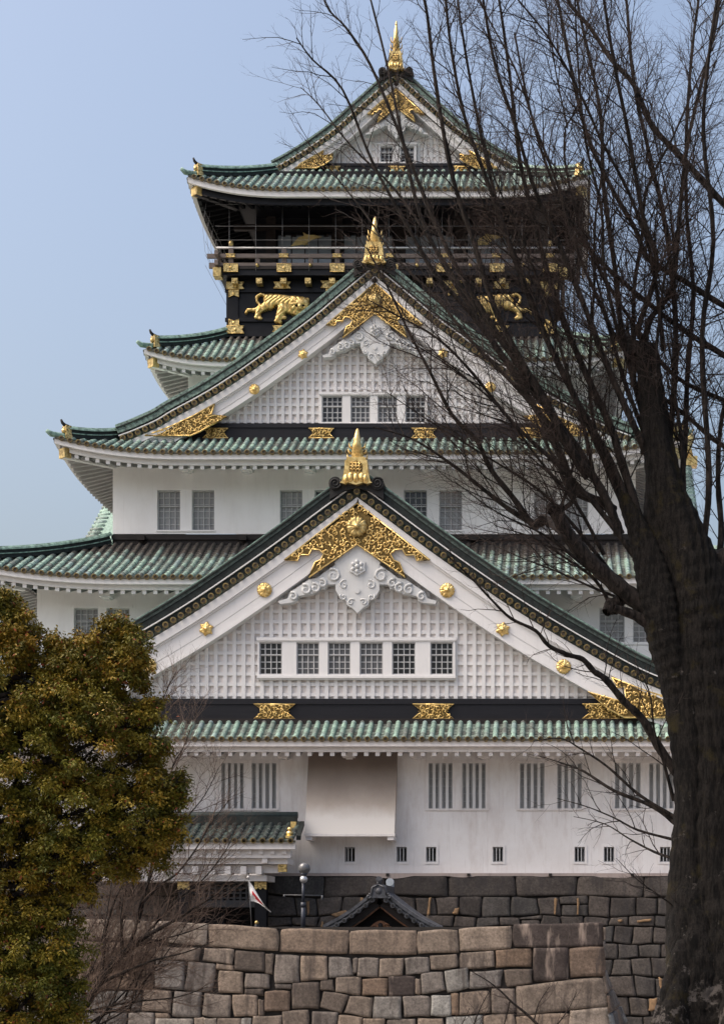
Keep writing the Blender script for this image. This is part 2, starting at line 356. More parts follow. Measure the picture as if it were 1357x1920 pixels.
def skirt(E, He, ze, run, rise, up, upw, over, trim='trim', dark=False, shelter=None, hip=1.0, sp=0.372, sides=True, cap_left=True, tname='tile', yb=YC, lower=0.0):
    """hipped roof skirt: E front eave depth, He half width, ze eave height, run/rise of the slope, over = eave overhang to the wall"""
    Ls = yb - E
    def zf(cd, s):
        q = s / run; g = max(0.0, 1 - max(cd - s, 0) / upw) ** 2.3
        return ze + rise * (0.76 * q + 0.24 * q * q) + up * g * max(0, 1 - q) ** 1.3
    def mk(side):
        if side == 0: return (lambda u, s, z: (XC + u, E + s, z)), He
        if side < 0: return (lambda u, s, z: (XC - He + s, yb - u, z)), Ls
        return (lambda u, s, z: (XC + He - s, yb + u, z)), Ls
    roof = MB(); fas = MB(); raf = MB(); sof = MB()
    for side in ((0, -1, 1) if sides else (0,)):
        W, half = mk(side)
        us = []
        u = sp / 2
        while u < half: us += [u, -u]; u += sp
        if side: us = [q for q in us if q * (1 if side < 0 else -1) > 0]        # only the half towards the viewer
        us.sort()
        n = 5
        for u in us:
            cd_ = half - abs(u); smax = min(run, cd_)
            if smax < 0.2: continue
            seg = max(1, round(smax / 0.46)); ds = smax / seg
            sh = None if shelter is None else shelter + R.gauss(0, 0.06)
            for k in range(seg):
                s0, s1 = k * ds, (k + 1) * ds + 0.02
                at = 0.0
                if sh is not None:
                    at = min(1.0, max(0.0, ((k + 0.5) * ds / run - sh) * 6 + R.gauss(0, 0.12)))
                vs = []
                for s_, r_ in ((s0, 0.118), (s1, 0.102)):
                    z0 = zf(cd_, s_); dz = (zf(cd_, s_ + 0.05) - z0) / 0.05; l = math.hypot(1, dz)
                    for j in range(n + 1):
                        a = math.pi * j / n
                        vs.append(W(u + r_ * math.cos(a), s_ - dz / l * r_ * math.sin(a), z0 + r_ * math.sin(a) / l + 0.015))
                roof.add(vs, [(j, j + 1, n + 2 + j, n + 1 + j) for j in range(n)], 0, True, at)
            z0 = zf(cd_, 0) + 0.02
            # tile end: bronze ring round a recessed core
            ro, ri, k = 0.118, 0.078, 12
            vs = []
            for rr_, ss in ((ro, 0.03), (ro, -0.05), (ri, -0.055), (ri * 0.9, -0.02)):
                for j in range(k): a = 2 * math.pi * j / k; vs.append(W(u + rr_ * math.cos(a), ss, z0 + rr_ * math.sin(a)))
            roof.add(vs, [(i * k + j, i * k + (j + 1) % k, (i + 1) * k + (j + 1) % k, (i + 1) * k + j) for i in range(3) for j in range(k)], 1)
            roof.add(vs[3 * k:], [tuple(range(k))], 2)
        allu = us
        for a, b in zip(allu[:-1], allu[1:]):
            if b - a > sp * 1.5: continue
            u = (a + b) / 2; cd_ = half - max(abs(a), abs(b)); smax = min(run, half - abs(u))
            if smax < 0.15: continue
            seg = max(1, round(smax / 0.27)); ds = smax / seg
            for k in range(seg):
                s0, s1 = k * ds, (k + 1) * ds + 0.03
                za, zb = zf(half - abs(u), s0), zf(half - abs(u), s1)
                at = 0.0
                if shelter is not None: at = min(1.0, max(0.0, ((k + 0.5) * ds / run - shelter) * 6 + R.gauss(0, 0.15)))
                g = 0.07
                vs = [W(a + g, s0, za + 0.03), W(u, s0, za + 0.01), W(b - g, s0, za + 0.03), W(b - g, s1, zb), W(u, s1, zb - 0.02), W(a + g, s1, zb),
                      W(a + g, s0, za - 0.02), W(b - g, s0, za - 0.02)]
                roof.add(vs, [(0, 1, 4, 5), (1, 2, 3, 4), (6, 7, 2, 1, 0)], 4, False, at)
            z0 = zf(half - abs(u), 0)
            roof.hexa([W(a + 0.09, -0.035, z0 - 0.05), W(b - 0.09, -0.035, z0 - 0.05), W(b - 0.09, 0.03, z0 - 0.05), W(a + 0.09, 0.03, z0 - 0.05),
                       W(a + 0.09, -0.035, z0 + 0.035), W(b - 0.09, -0.035, z0 + 0.035), W(b - 0.09, 0.03, z0 + 0.035), W(a + 0.09, 0.03, z0 + 0.035)], 3)
        # eave boards, soffit and rafters follow the curve of the eave
        st = [-half + 2 * half * i / 120 for i in range(121)]
        st = [-half + 0.02] + [q for q in st[1:-1]] + [half - 0.02]
        if side: st = [q for q in st if q * (1 if side < 0 else -1) >= -0.2]
        bands = [(0.05, 0.22, -0.05, -0.27, 0), (0.30, 0.44, -0.24, -0.47, 0)] if not dark else [(0.05, 0.25, -0.05, -0.33, 0), (0.34, 0.5, -0.3, -0.62, 1)]
        for sa, sb, za, zb, m in bands:
            vs = []
            for u in st:
                uu = max(-half + sa, min(half - sa, u)); z = zf(half - abs(u), 0)
                ub = max(-half + sb, min(half - sb, u))
                vs += [W(uu, sa, z + za), W(uu, sa, z + zb), W(ub, sb, z + zb), W(ub, sb, z + za)]
            fas.add(vs, [(4 * i + j, 4 * i + (j + 1) % 4, 4 * i + 4 + (j + 1) % 4, 4 * i + 4 + j) for i in range(len(st) - 1) for j in range(4)], m)
        slope = 0.30
        vs = []
        for u in st:
            z = zf(half - abs(u), 0)
            for s_ in (0.42, over * 0.6, over + 0.12):
                uu = max(-half + s_, min(half - s_, u)); vs.append(W(uu, s_, z * 1.0 + (ze - z) * min(1, s_ / over) - 0.44 + slope * (s_ - 0.42)))
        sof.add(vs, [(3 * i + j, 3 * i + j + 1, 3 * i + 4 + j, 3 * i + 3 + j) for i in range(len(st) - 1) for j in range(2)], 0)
        rs = 0.465; hw = 0.088
        k = int((half - 0.35) / rs)
        for i in range(-k, k + 1):
            u = i * rs
            if side and u * (1 if side < 0 else -1) < -0.1: continue
            z = zf(half - abs(u), 0); c = []
            send = min(over + 0.1, half - abs(u))
            if send < 0.5: continue
            for dz in (-0.635, -0.465):
                for (uu, s_) in ((u - hw, 0.37), (u + hw, 0.37), (u + hw, send), (u - hw, send)):
                    c.append(W(uu, s_, z + (ze - z) * min(1, max(0, s_ - 0.37) / over) + dz + slope * (s_ - 0.37)))
            raf.hexa(c, 0); raf.mi[-6:] = [1, 1, 0, 1, 1, 1]  # only front ends keep the trim; other faces take the shade-darkened soffit colour
    ro = roof.build("roof", [M[tname], M['ring'], M['ringc'], M['lip'], M['valley']], T)
    fas.build("eave_board", [M[trim], M['black']], ro)
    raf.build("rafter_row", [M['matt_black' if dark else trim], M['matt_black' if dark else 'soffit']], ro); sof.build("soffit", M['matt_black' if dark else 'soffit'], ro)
    # hip ridges with gilded end tiles and upturned horns, and the hip rafter under the corner
    for sx in (-1, 1):
        body = MB(); top = MB(); pts = []
        for i in range(13):
            s_ = 0.5 + (run * hip - 0.5) * i / 12
            pts.append((XC + sx * (He - s_), E + s_, zf(s_, s_) + 0.05))
        body.sweep(pts, [(-0.16, 0), (0.16, 0), (0.14, 0.36), (-0.14, 0.36)], 0)
        for k, zz in ((0.19, 0.0), (0.15, 0.1)):
            pass
        top.sweep([(a, b, c + 0.36) for a, b, c in pts], [(-0.20, 0), (0.20, 0), (0.17, 0.07), (0.1, 0.16), (-0.1, 0.16), (-0.17, 0.07)], 0)
        top.sweep([(a, b, c + 0.17) for a, b, c in pts], [(-0.185, 0), (0.185, 0), (0.185, 0.045), (-0.185, 0.045)], 0)
        low = []
        for i in range(6):
            s_ = -0.22 + 0.75 * i / 5; q = max(s_, 0.0)
            low.append((XC + sx * (He - s_), E + s_, zf(q, q) + 0.10 + (0.10 if i == 0 else 0)))
        top.tube(low, [0.09] + [0.13] * 5, 7, 0)
        hr = body.build("hip_ridge", M['verge_dark'], ro); top.build("ridge_cap", M['verge_green' if tname == 'tile' else 'tile_dark'], ro)
        e = MB(); px_, py_, pz_ = pts[0]; dx, dy = sx * 0.707, -0.707; nx, ny = -dy, dx
        def Q(a, b, c): return (px_ + dx * a + nx * b, py_ + dy * a + ny * b, pz_ + c)
        e.hexa([Q(-.1, -.2, -.06), Q(.16, -.2, -.06), Q(.16, .2, -.06), Q(-.1, .2, -.06), Q(-.1, -.17, .52), Q(.16, -.17, .52), Q(.16, .17, .52), Q(-.1, .17, .52)], 0)
        e.hexa([Q(-.12, -.25, -.1), Q(.19, -.25, -.1), Q(.19, .25, -.1), Q(-.12, .25, -.1), Q(-.12, -.22, .08), Q(.19, -.22, .08), Q(.19, .22, .08), Q(-.12, .22, .08)], 0)
        e.ball(Q(.17, 0, .27), 0.12, 0, 8, 6, (1, 1, 1))
        e.build("corner_ornament", M['gold_pat'], ro)
        h = MB(); h.tube([Q(-.05, 0, .5), Q(.12, 0, .53), Q(.25, 0, .62), Q(.32, 0, .76)], [.09, .085, .07, .045], 7, 0); h.build("corner_horn", M['oni'], ro)
        hrf = MB(); c = []
        z0 = zf(0, 0)
        for dz in (-0.80, -0.45):
            for a, b in ((0.35, -.13), (0.35, .13), (over + 0.1, .13), (over + 0.1, -.13)):
                c.append((XC + sx * (He - a) + b * 0.7, E + a + sx * b * 0.7, z0 + dz + (ze - z0) * min(1, a / over) + 0.3 * a * (1 if a > 1 else 0.5)))
        hrf.hexa(c, 0); hrf.build("hip_rafter", M['black' if dark else trim], ro)
        g = MB(); gx, gy = XC + sx * (He - 0.42), E + 0.42
        g.hexa([(gx + sx * a + sx * b, gy - a + b, z0 + zz) for zz in (-0.86, -0.44) for a, b in ((-.12, -.17), (.12, -.17), (.12, .17), (-.12, .17))], 0)
        g.build("hip_rafter_cap", M['gold_old'], ro)
    return ro, zf

# ---- storey walls (W..), each with its openings
def storey(D, half, z0, z1, holes, mat, name="storey_wall", reveal=0.28):
    mb = MB(); xl, xr = XC - half, XC + half
    wall_holes(mb, xl, xr, z0, z1, D, holes, reveal)
    yb = 2 * YC - D
    mb.quad((xl, D, z0), (xl, D, z1), (xl, yb, z1), (xl, yb, z0)); mb.quad((xr, D, z0), (xr, yb, z0), (xr, yb, z1), (xr, D, z1))
    mb.quad((xl, yb, z0), (xl, yb, z1), (xr, yb, z1), (xr, yb, z0))
    return mb.build(name, M[mat], T)
def hole(a, b, c, d, D): return (X(a, D), X(b, D), Z(d, D), Z(c, D))

# first storey
W1 = 74.2
pairs1 = [(415, 457), (472, 518), (803, 848), (866, 910), (974, 1020), (1044, 1090), (1152, 1200), (1216, 1262), (1330, 1376)]
py1 = (1431, 1516)
loops = [656, 753, 808, 933, 1086, 1141, 1246, 1330]
holes = [hole(a, b, py1[0], py1[1], W1) for a, b in pairs1] + [hole(q - 9.5, q + 9.5, 1588, 1616, W1) for q in loops]
storey(W1, 16.9, Z(1638, W1), Z(1396, W1), holes, 'plaster_low', reveal=0.24)
for a, b in [(410, 521), (798, 914), (969, 1095), (1147, 1266)]:
    mb = MB(); mb.pbox(a - 2, b + 2, 1516, 1520, W1, -0.06, 0.12); mb.pbox(a - 4, b + 4, 1425, 1431, W1, -0.025, 0.02)
    mb.pbox(a - 4, a, 1431, 1516, W1, -0.02, 0.02); mb.pbox(b, b + 4, 1431, 1516, W1, -0.02, 0.02)
    mb.build("window_surround", M['trim_low'], T)
for i, (a, b) in enumerate(pairs1): window(a, b, py1[0], py1[1], W1, T, 5, 6, 'pane_light', bars=3, rec=0.17, two=False, barmat='trim')
for q in loops:
    o = window(q - 9.5, q + 9.5, 1588, 1616, W1, T, 1, 1, 'pane_dark', bars=2, rec=0.28, two=False, barmat='grid')
    mb = MB(); a, b, c, d = q - 9.5, q + 9.5, 1588, 1616
    for (e0, e1, f0, f1) in ((a - 4, a, c - 4, d + 4), (b, b + 4, c - 4, d + 4), (a, b, c - 4, c), (a, b, d, d + 4)): mb.pbox(e0, e1, f0, f1, W1, -0.035, 0.01)
    mb.build("loophole_frame", M['plaster_low'], o)
# brackets under the eaves
def brackets(D, pxs, py0, py1_, mat, depth):
    for q in pxs:
        mb = MB(); mb.pbox(q - 11, q + 11, py0, py1_, D, -depth, 0.0); mb.pbox(q - 6, q + 6, py1_, py1_ + 2.5, D, -depth * 0.6, 0.0)
        mb.build("eave_bracket", M[mat], T)
brackets(W1, [412, 535, 657, 782, 908, 1032, 1156, 1280], 1413, 1423, 'trim_low', 0.8)
# stone-drop chute: a box that leans outwards, with two feet
def chute_mat():
    m, N, L, b = nodes("stained_plaster")
    n = noise(N, L, 1.1, 5, 0.6, (0.8, 1, 0.6)); tc = N.new("ShaderNodeTexCoord"); sp = N.new("ShaderNodeSeparateXYZ"); L.new(tc.outputs['Generated'], sp.inputs[0])
    a = N.new("ShaderNodeMath"); a.operation = 'MULTIPLY_ADD'; L.new(n.outputs[0], a.inputs[0]); a.inputs[1].default_value = 0.28; L.new(sp.outputs['Z'], a.inputs[2])
    r = ramp(N, [(0.32, (0.66, 0.625, 0.59)), (0.50, (0.46, 0.39, 0.335)), (0.70, (0.33, 0.27, 0.225)), (1.0, (0.21, 0.165, 0.14))]); L.new(a.outputs[0], r.inputs[0])
    L.new(r.outputs[0], b.inputs['Base Color']); b.inputs['Roughness'].default_value = 0.8; return m
mb = MB(); D = W1
def ch(px, py, d): return (X(px, D - d), D - d, Z(py, D - d))
mb.hexa([ch(571.5, 1563, 1.15), ch(739, 1563, 1.15), ch(743, 1560, 0.0), ch(577, 1560, 0.0), ch(579, 1405, 0.18), ch(745, 1405, 0.18), ch(745, 1405, 0.0), ch(580, 1405, 0.0)])
cho = mb.build("stone_drop_chute", chute_mat(), T)
mb = MB(); mb.hexa([ch(571, 1568, 1.17), ch(740, 1568, 1.17), ch(743, 1565, 0.0), ch(577, 1565, 0.0), ch(571, 1563.2, 1.17), ch(740, 1563.2, 1.17), ch(743, 1560.5, 0.0), ch(577, 1560.5, 0.0)])
for q in (573, 726): mb.pbox(q, q + 12, 1568, 1575, D - 1.12, 0, 1.1)
mb.build("chute_sill", M['trim_low'], cho)

# second storey
W2 = 76.8
p2 = [(139, 184), (200, 243), (1123, 1170), (1186, 1232)]
storey(W2, (1050 - 70) * W2 / F + XC, Z(1215 + 60, W2), Z(1100, W2), [hole(a, b, 1140, 1204, W2) for a, b in p2], 'plaster')
for a, b in p2: window(a, b, 1140, 1204, W2, T, 4, 6, 'pane')
for a, b in ((139, 243), (1123, 1232)):
    mb = MB(); mb.pbox(a - 6, b + 6, 1134, 1140, W2, -0.04, 0.02); mb.build("window_lintel", M['plaster'], T); mb = MB(); mb.pbox(a - 6, b + 6, 1204, 1209, W2, -0.05, 0.02); mb.build("window_ledge", M['plaster'], T)
brackets(W2, [204, 1080, 1200], 1113, 1124, 'plaster', 0.8)
# third storey
W3 = 79.9
p3 = [(295, 338), (360, 402), (525, 567), (590, 632), (757, 800), (823, 866), (1000, 1042), (1060, 1102)]
storey(W3, (1050 - 212) * W3 / F + XC, Z(1001, W3), Z(864, W3), [hole(a, b, 919, 994, W3) for a, b in p3], 'plaster')
for i, (a, b) in enumerate(p3): window(a, b, 919, 994, W3, T, 4, 6, 'pane_dark' if i in (3, 4) else 'pane', g=0.016 if i in (3, 4) else 0.02)
for i in range(0, 8, 2):
    mb = MB(); mb.pbox(p3[i][0] - 3, p3[i + 1][1] + 3, 915, 919, W3, -0.03, 0.02); mb.pbox(p3[i][0] - 2, p3[i + 1][1] + 2, 994, 997, W3, -0.05, 0.02); mb.build("window_surround", M['plaster'], T)
brackets(W3, [352, 465, 582, 800, 920, 1030], 877, 887, 'plaster', 0.8)
mb = MB(); h3 = (1050 - 212) * W3 / F + XC
mb.box(XC - h3 - 0.02, XC + h3 + 0.02, W3 + 0.05, W3 + 0.4, Z(1032, W3), Z(1001.3, W3))
mb.box(XC - h3 - 0.06, XC + h3 + 0.06, W3 - 0.03, W3 + 0.05, Z(1012, W3), Z(1003, W3))
mb.box(XC - h3 - 0.02, XC - h3 + 0.2, W3 + 0.4, 2 * YC - W3, Z(1032, W3), Z(1001.3, W3)); mb.box(XC + h3 - 0.2, XC + h3 + 0.02, W3 + 0.4, 2 * YC - W3, Z(1032, W3), Z(1001.3, W3))
for q in (260, 450, 880, 1060): mb.pbox(q, q + 14, 1006, 1015, W3, -0.3, -0.03)
mb.build("base_rail", M['darkbrown'], T)
# fourth storey (behind the middle gable)
W4 = 86.6; E4 = 84.8; He4 = (1050 - 268) * E4 / F + XC
storey(W4, He4 - 1.8, 24.0, Z(682, W4) - 0.1, [], 'plaster')

# ---- roof skirts
E1, E2, E3, E5 = 72.0, 74.8, 77.8, 86.3
skirt(E1, 18.4, Z(1389, E1) + 0.05, 4.8, 3.1, 0.6, 6, 2.2, trim='trim_low')
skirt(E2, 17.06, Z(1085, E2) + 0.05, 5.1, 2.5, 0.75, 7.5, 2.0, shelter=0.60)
skirt(E3, (1050 - 100) * E3 / F + XC, Z(851, E3) + 0.05, 2.5, 1.30, 0.72, 6.0, 2.1, hip=.93)
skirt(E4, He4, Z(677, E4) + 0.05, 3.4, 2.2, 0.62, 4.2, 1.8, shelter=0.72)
skirt(E5, (1050 - 350) * E5 / F + XC, Z(357, E5) + 0.05, 4.4, 2.78, 0.72, 5.0, 2.0, dark=True, hip=.86)
# ------------------------------------------------------------------ gables
GEGYO = [(0, 0), (-136, 106), (-111, 107), (-107, 96), (-90.5, 97), (-84.6, 85.6), (-70, 87), (-62, 94.4), (-68, 106), (-78.7, 110.6), (-83, 121), (-90.5, 138.6)]
def gable(cpx, D, half, lower, sc, gsx, gsz, gap, sill, boards, panel, wins, lat, fits, ros, corner, seed, back, pk=1.0, plate=None, band=None):
    """half: (dx, y) pixels of the tile-end row from the apex; all pixels at depth D"""
    s = D / F; xc = X(cpx, D)
    hl = smooth_curve([(-dx * s + xc, Z(y, D)) for dx, y in half][::-1], 5)
    curve = hl + [(2 * xc - x, z) for x, z in hl[::-1][1:]]
    g = gable_root = MB()
    # gable wall under the rake
    in_ = offs(curve, -0.5 * sc)
    zs = Z(sill[0], D)
    poly = [p for p in in_ if p[1] > zs + 0.02]
    zl = [p for p in poly]
    mb = MB(); Yw = D + 0.62
    wl_ = [(poly[0][0], zs)] + poly + [(poly[-1][0], zs)]
    holes = [hole(a, b, wins[1], wins[2], D) for a, b in wins[0]]
    x0, x1, z0, z1 = X(panel[0], D), X(panel[1], D), Z(panel[3], D), Z(panel[2], D)
    # wall pieces around the window panel
    def top_at(x):
        for (a, b) in zip(in_[:-1], in_[1:]):
            if a[0] <= x <= b[0]: return a[1] + (b[1] - a[1]) * (x - a[0]) / max(1e-6, b[0] - a[0])
        return zs
    mb.prism(wl_, Yw + 0.02, Yw + 0.1, 0)
    gw = mb.build("gable_wall", M['lattice_back'], T)
    pn = MB(); Yp = D + 0.40
    wall_holes(pn, x0, x1, z0, z1, Yp, holes, 0.2)
    for (a, b, c, d) in ((x0, x0, z0, z1), (x1, x1, z0, z1)): pn.quad((a, Yp, c), (a, Yw, c), (a, Yw, d), (a, Yp, d))
    pn.quad((x0, Yp, z1), (x1, Yp, z1), (x1, Yw, z1), (x0, Yw, z1)); pn.quad((x0, Yp, z0), (x0, Yw, z0), (x1, Yw, z0), (x1, Yp, z0))
    pn.box(x0 - 0.04, x1 + 0.04, Yp - 0.05, Yp + 0.1, z1 - 0.12 * sc, z1 + 0.02)
    pn.box(x0 - 0.02, x1 + 0.02, Yp - 0.07, Yp + 0.1, holes[0][2] - 0.16 * sc, holes[0][2] - 0.06 * sc)
    pn.build("window_panel", M['trim'], gw)
    Dw = Yp
    for i, (a, b) in enumerate(wins[0]):
        k = Dw / D; cxp = CX; f = lambda q: cxp + (q - cxp) / k
        window(f(a), f(b), CY - (CY - wins[1]) / k - 0 + 0, CY - (CY - wins[2]) / k, Dw, T, 4 if sc > .8 else 3, 5 if lat[1] > 13 else 4, 'pane_dark' if i in wins[3] else 'pane2', rec=0.13, g=0.019 if sc > .8 else 0.014)
    # raised lattice
    lb = MB(); dxl, dzl, bw = lat[0] * s, lat[1] * s, lat[2] * s / 2
    k = int(20 / dxl)
    for i in range(-k, k + 1):
        x = xc + (i + 0.5) * dxl; t = min(top_at(x - bw), top_at(x + bw)) - 0.02
        if t < zs + 0.1: continue
        for a, b in ([(zs, t)] if not (x0 < x < x1) else [(zs, min(z0, t)), (z1, t)]):
            if b - a > 0.03: lb.box(x - bw, x + bw, D + (0.525 if sc > .8 else .585), Yw + 0.02, a, b)
    j = 0
    while True:
        z = zs + (j + 0.45) * dzl; j += 1
        if z > curve[len(curve) // 2][1] - 0.6: break
        xs = [x for x, zz in in_ if zz > z + 0.05]
        if not xs: break
        xa, xb = min(xs), max(xs)
        for a, b in ([(xa, xb)] if not (z0 - bw < z < z1 + bw) else [(xa, x0), (x1, xb)]):
            if b > a: lb.box(a, b, D + (0.555 if sc > .8 else .60), Yw + 0.018, z - bw * 0.9, z + bw * 0.9)
    lb.build("plaster_lattice", M['trim'], gw)
    # black sill beam under the gable, with gilded fittings
    hw = (half[-1][0]) * s * 0.985
    sb = MB(); xa, xb = xc - hw, xc + hw
    sb.box(xa, xb, D + 0.30, D + 0.75, Z(sill[0] + (sill[1] - sill[0]) * 0.28, D), zs - 0.003)
    sb.box(xa, xb, D + 0.34, D + 0.75, Z(sill[1], D), Z(sill[0] + (sill[1] - sill[0]) * 0.28, D) - 0.003)
    so = sb.build("gable_sill", M['sill'], T)
    b2 = MB(); b2.box(xa - 0.4, xb + 0.4, D + 0.22, D + 0.75, Z(sill[2] + 10, D), Z(sill[1], D) - 0.003); b2.build("sill_batten", M['darkbrown'], so)
    for k_, (cx_, w_, h_) in enumerate(fits):
        cy = sill[1] - (sill[1] - sill[0]) * 0.38 + 1
        x, z = X(cx_, D), Z(cy, D); W_, H_ = w_ * s / 2, h_ * s / 2
        pl = [(-W_, -H_), (-W_ * .62, -H_ * .15), (-W_ * .72, 0.05 * H_), (-W_ * .60, H_ * .2), (-W_, H_), (W_, H_), (W_ * .60, H_ * .2), (W_ * .72, 0.05 * H_), (W_ * .62, -H_ * .15), (W_, -H_)]
        filigree("gilded_fitting", [(x + a, z + b) for a, b in pl], D + 0.27, so, r=0.12 * sc + .02, tr=0.032, rim=0.024, th=0.065, seed=seed + k_)
    # barge boards, tile ends and the verge ridge above them
    t = lower * sc
    up = MB(); up.strip(curve, -0.17 * sc, -0.50 * sc, D - 0.12, D + 0.5, 0); up.strip(curve, -0.50 * sc, -0.58 * sc, D - 0.04, D + 0.5, 0)
    bo = up.build("barge_moulding", M['trim'], T)
    bd = MB(); mid = (0.58 * sc + t) / 2 + 0.03
    bd.strip(curve, -0.58 * sc, -mid, D + 0.02, D + 0.5, 0); bd.strip(curve, -mid - 0.03, -t + 0.1 * sc, D + 0.02, D + 0.5, 0); bd.strip(curve, -mid, -mid - 0.03, D + 0.05, D + 0.5, 0)
    bd.strip(curve, -t + 0.1 * sc, -t, D - 0.02, D + 0.5, 0)
    bd.build("barge_board", M['trim'], bo)
    te = MB(); sp = 0.372 * (1 if sc > .9 else .97)
    te.strip(curve, -0.17 * sc, 0.06 * sc, D - 0.02, D + 0.5, 3)
    mids = resample([(x, z) for x, z in curve[len(curve) // 2:]], sp); pts = mids + [(2 * xc - x, z) for x, z in mids[1:]]
    for (x, z) in pts:
        n = 9; r = 0.125
        vs = [(x + r * math.cos(2 * math.pi * q / n), y, z + r * math.sin(2 * math.pi * q / n)) for y in (D - 0.24, D + 0.35) for q in range(n)]
        te.add(vs, [(q, n + q, n + (q + 1) % n, (q + 1) % n) for q in range(n)], 0, True)
        vs = [(x + rr_ * math.cos(2 * math.pi * q / 12), yy, z + rr_ * math.sin(2 * math.pi * q / 12)) for rr_, yy in ((r + .01, D - .2), (r + .01, D - .26), (0.078, D - .265), (.07, D - .235)) for q in range(12)]
        te.add(vs, [(i * 12 + q, i * 12 + (q + 1) % 12, (i + 1) * 12 + (q + 1) % 12, (i + 1) * 12 + q) for i in range(3) for q in range(12)], 1); te.add(vs[36:], [tuple(range(12))], 2)
    te.build("verge_tile_row", [M['tile'], M['ring'], M['ringc'], M['lip']], bo)
    b = band
    vr = MB()
    vr.strip(curve, 0.06 * sc, b[0], D - 0.06, D + 0.5, 0); vr.strip(curve, b[0], b[0] + 0.045, D - 0.16, D + 0.5, 2)
    vr.strip(curve, b[0] + 0.045, b[1], D - 0.08, D + 0.5, 0)
    vr.strip(curve, b[1], b[2], D - 0.12, D + 0.55, 1); vr.strip(curve, b[2], b[2] + 0.05, D - 0.18, D + 0.6, 0); vr.strip(curve, b[2] + 0.05, b[3], D - 0.13, D + 0.52, 1)
    vr.strip(curve, b[3] + 0.002, b[3] + 0.07, D + 0.0, D + 0.4, 3)
    vr.build("verge_ridge", [M['verge_dark'], M['verge_low' if sc > .9 else 'verge_mid'], M['trim'], M['verge_green']], bo)
    # the roof slopes behind, tile rolls running down them
    sl = MB(); yb = back; cc = offs(curve, 0.10)
    hf = len(cc) // 2
    for side in (cc[:hf + 1], cc[hf:]):
        vs = []
        for x, z in side: vs += [(x, D + 0.5, z), (x, yb, z)]
        sl.add(vs, [(2 * i, 2 * i + 1, 2 * i + 3, 2 * i + 2) for i in range(len(side) - 1)], 0)
        y = D + 0.9
        while y < yb: sl.tube([(x, y, z + 0.03) for x, z in side[::2] + side[-1:]], 0.11, 6, 0, False); y += 0.39
    sl.build("gable_roof_slope", M['tile'], bo)
    # ridge, scrolled ridge-end tile, gilded plaque and dolphin finial
    ap = curve[len(curve) // 2]; rg = MB()
    rg.box(xc - 0.28 * pk, xc + 0.28 * pk, D + 0.2, yb, ap[1] + 0.1, ap[1] + 0.75 * pk, 0); rg.tube([(xc, D + 0.1, ap[1] + 0.8 * pk), (xc, yb, ap[1] + 0.8 * pk)], 0.17 * pk, 8, 1)
    rg.build("main_ridge", [M['verge_dark'], M['verge_green']], bo)
    on = MB()
    q = [(-1.12, -.34), (-1.10, 0.06), (-1.16, .3), (-1.02, .52), (-.8, .52), (-.62, .42), (0, .36)]
    q = q + [(-a, b) for a, b in q[::-1][1:]] + [(.5, .02), (0, .12), (-.5, .02)]
    m0 = [(xc + a * pk, ap[1] + (b + .0) * pk) for a, b in q]
    on.prism(m0, D - 0.30, D + 0.15, 0)
    for sx in (-1, 1):
        c = (xc + sx * 0.87 * pk, ap[1] + 0.30 * pk)
        on.disc(c, 0.27 * pk, D - 0.42, D - 0.2, 16, 0); on.tube(spiral(c, 0.25 * pk, 1.9, 0.5, sx, D - 0.45, 22), 0.035 * pk, 5, 0)
    on.build("ridge_end_tile", M['oni'], bo)
    pw, pz0, pz1, tip, sw = plate
    z0p, z1p, zt = Z(pz0, D), Z(pz1, D), Z(tip, D); H = z1p - z0p; wv = pw * s
    out = [(-.50, 0), (-.44, .06), (-.40, .25), (-.36, .55), (-.345, .86), (-.30, .88), (-.29, .97), (-.25, 1.0)]
    out = [(xc + a * wv, z0p + b * H) for a, b in out] + [(xc - a * wv, z0p + b * H) for a, b in out[::-1]]
    low = [(.33, -.05), (.28, .02), (.12, -.04), (0, -.08), (-.12, -.04), (-.28, .02), (-.33, -.05)]
    pq = MB(); pq.prism(out + [(xc + a * wv, z0p + b * H) for a, b in low], D - 0.55, D + 0.1, 0)
    po = pq.build("gilded_plaque", M['gold'], T)
    iv = [(-.20, .42), (-.215, .62), (-.16, .80), (0, .84), (.16, .80), (.215, .62), (.20, .42)]
    pb = MB(); pb.prism([(xc + a * wv, z0p + b * H) for a, b in iv], D - 0.56, D - 0.5, 0); pb.build("plaque_ground", M['gold_back'], po)
    pr = MB()
    for sx in (-1, 0, 1):
        pr.tube([(xc + sx * .11 * wv, D - .58, z0p + .35 * H), (xc + sx * .10 * wv, D - .58, z0p + .80 * H)], .011 * wv + .004, 4, 0)
        for v in (.46, .58, .70):
            for s2 in (-1, 1): pr.tube([(xc + sx * .11 * wv, D - .58, z0p + v * H), (xc + (sx * .11 + s2 * .055) * wv, D - .58, z0p + (v + .09) * H)], .010 * wv + .004, 4, 0)
    for a, b, rot in ((0, .18, 0), (-.17, .2, .7), (.17, .2, -.7), (-.3, .14, 1.1), (.3, .14, -1.1)):
        pr.ball((xc + a * wv, D - .56, z0p + b * H), .15 * wv, 0, 8, 6, (.62, .3, 1.0))
        pr.tube([(xc + a * wv, D - .62, z0p + (b + .12) * H), (xc + a * wv, D - .615, z0p + (b - .16) * H)], .008 * wv + .003, 4, 0)
    pr.build("plaque_leaves", M['gold'], po)
    # dolphin finial: head down on the ridge, ribbed body, tail raised
    sh = MB(); Hs = zt - z1p; w0 = sw * s / 2; vs = []; rings = 22; n = 12
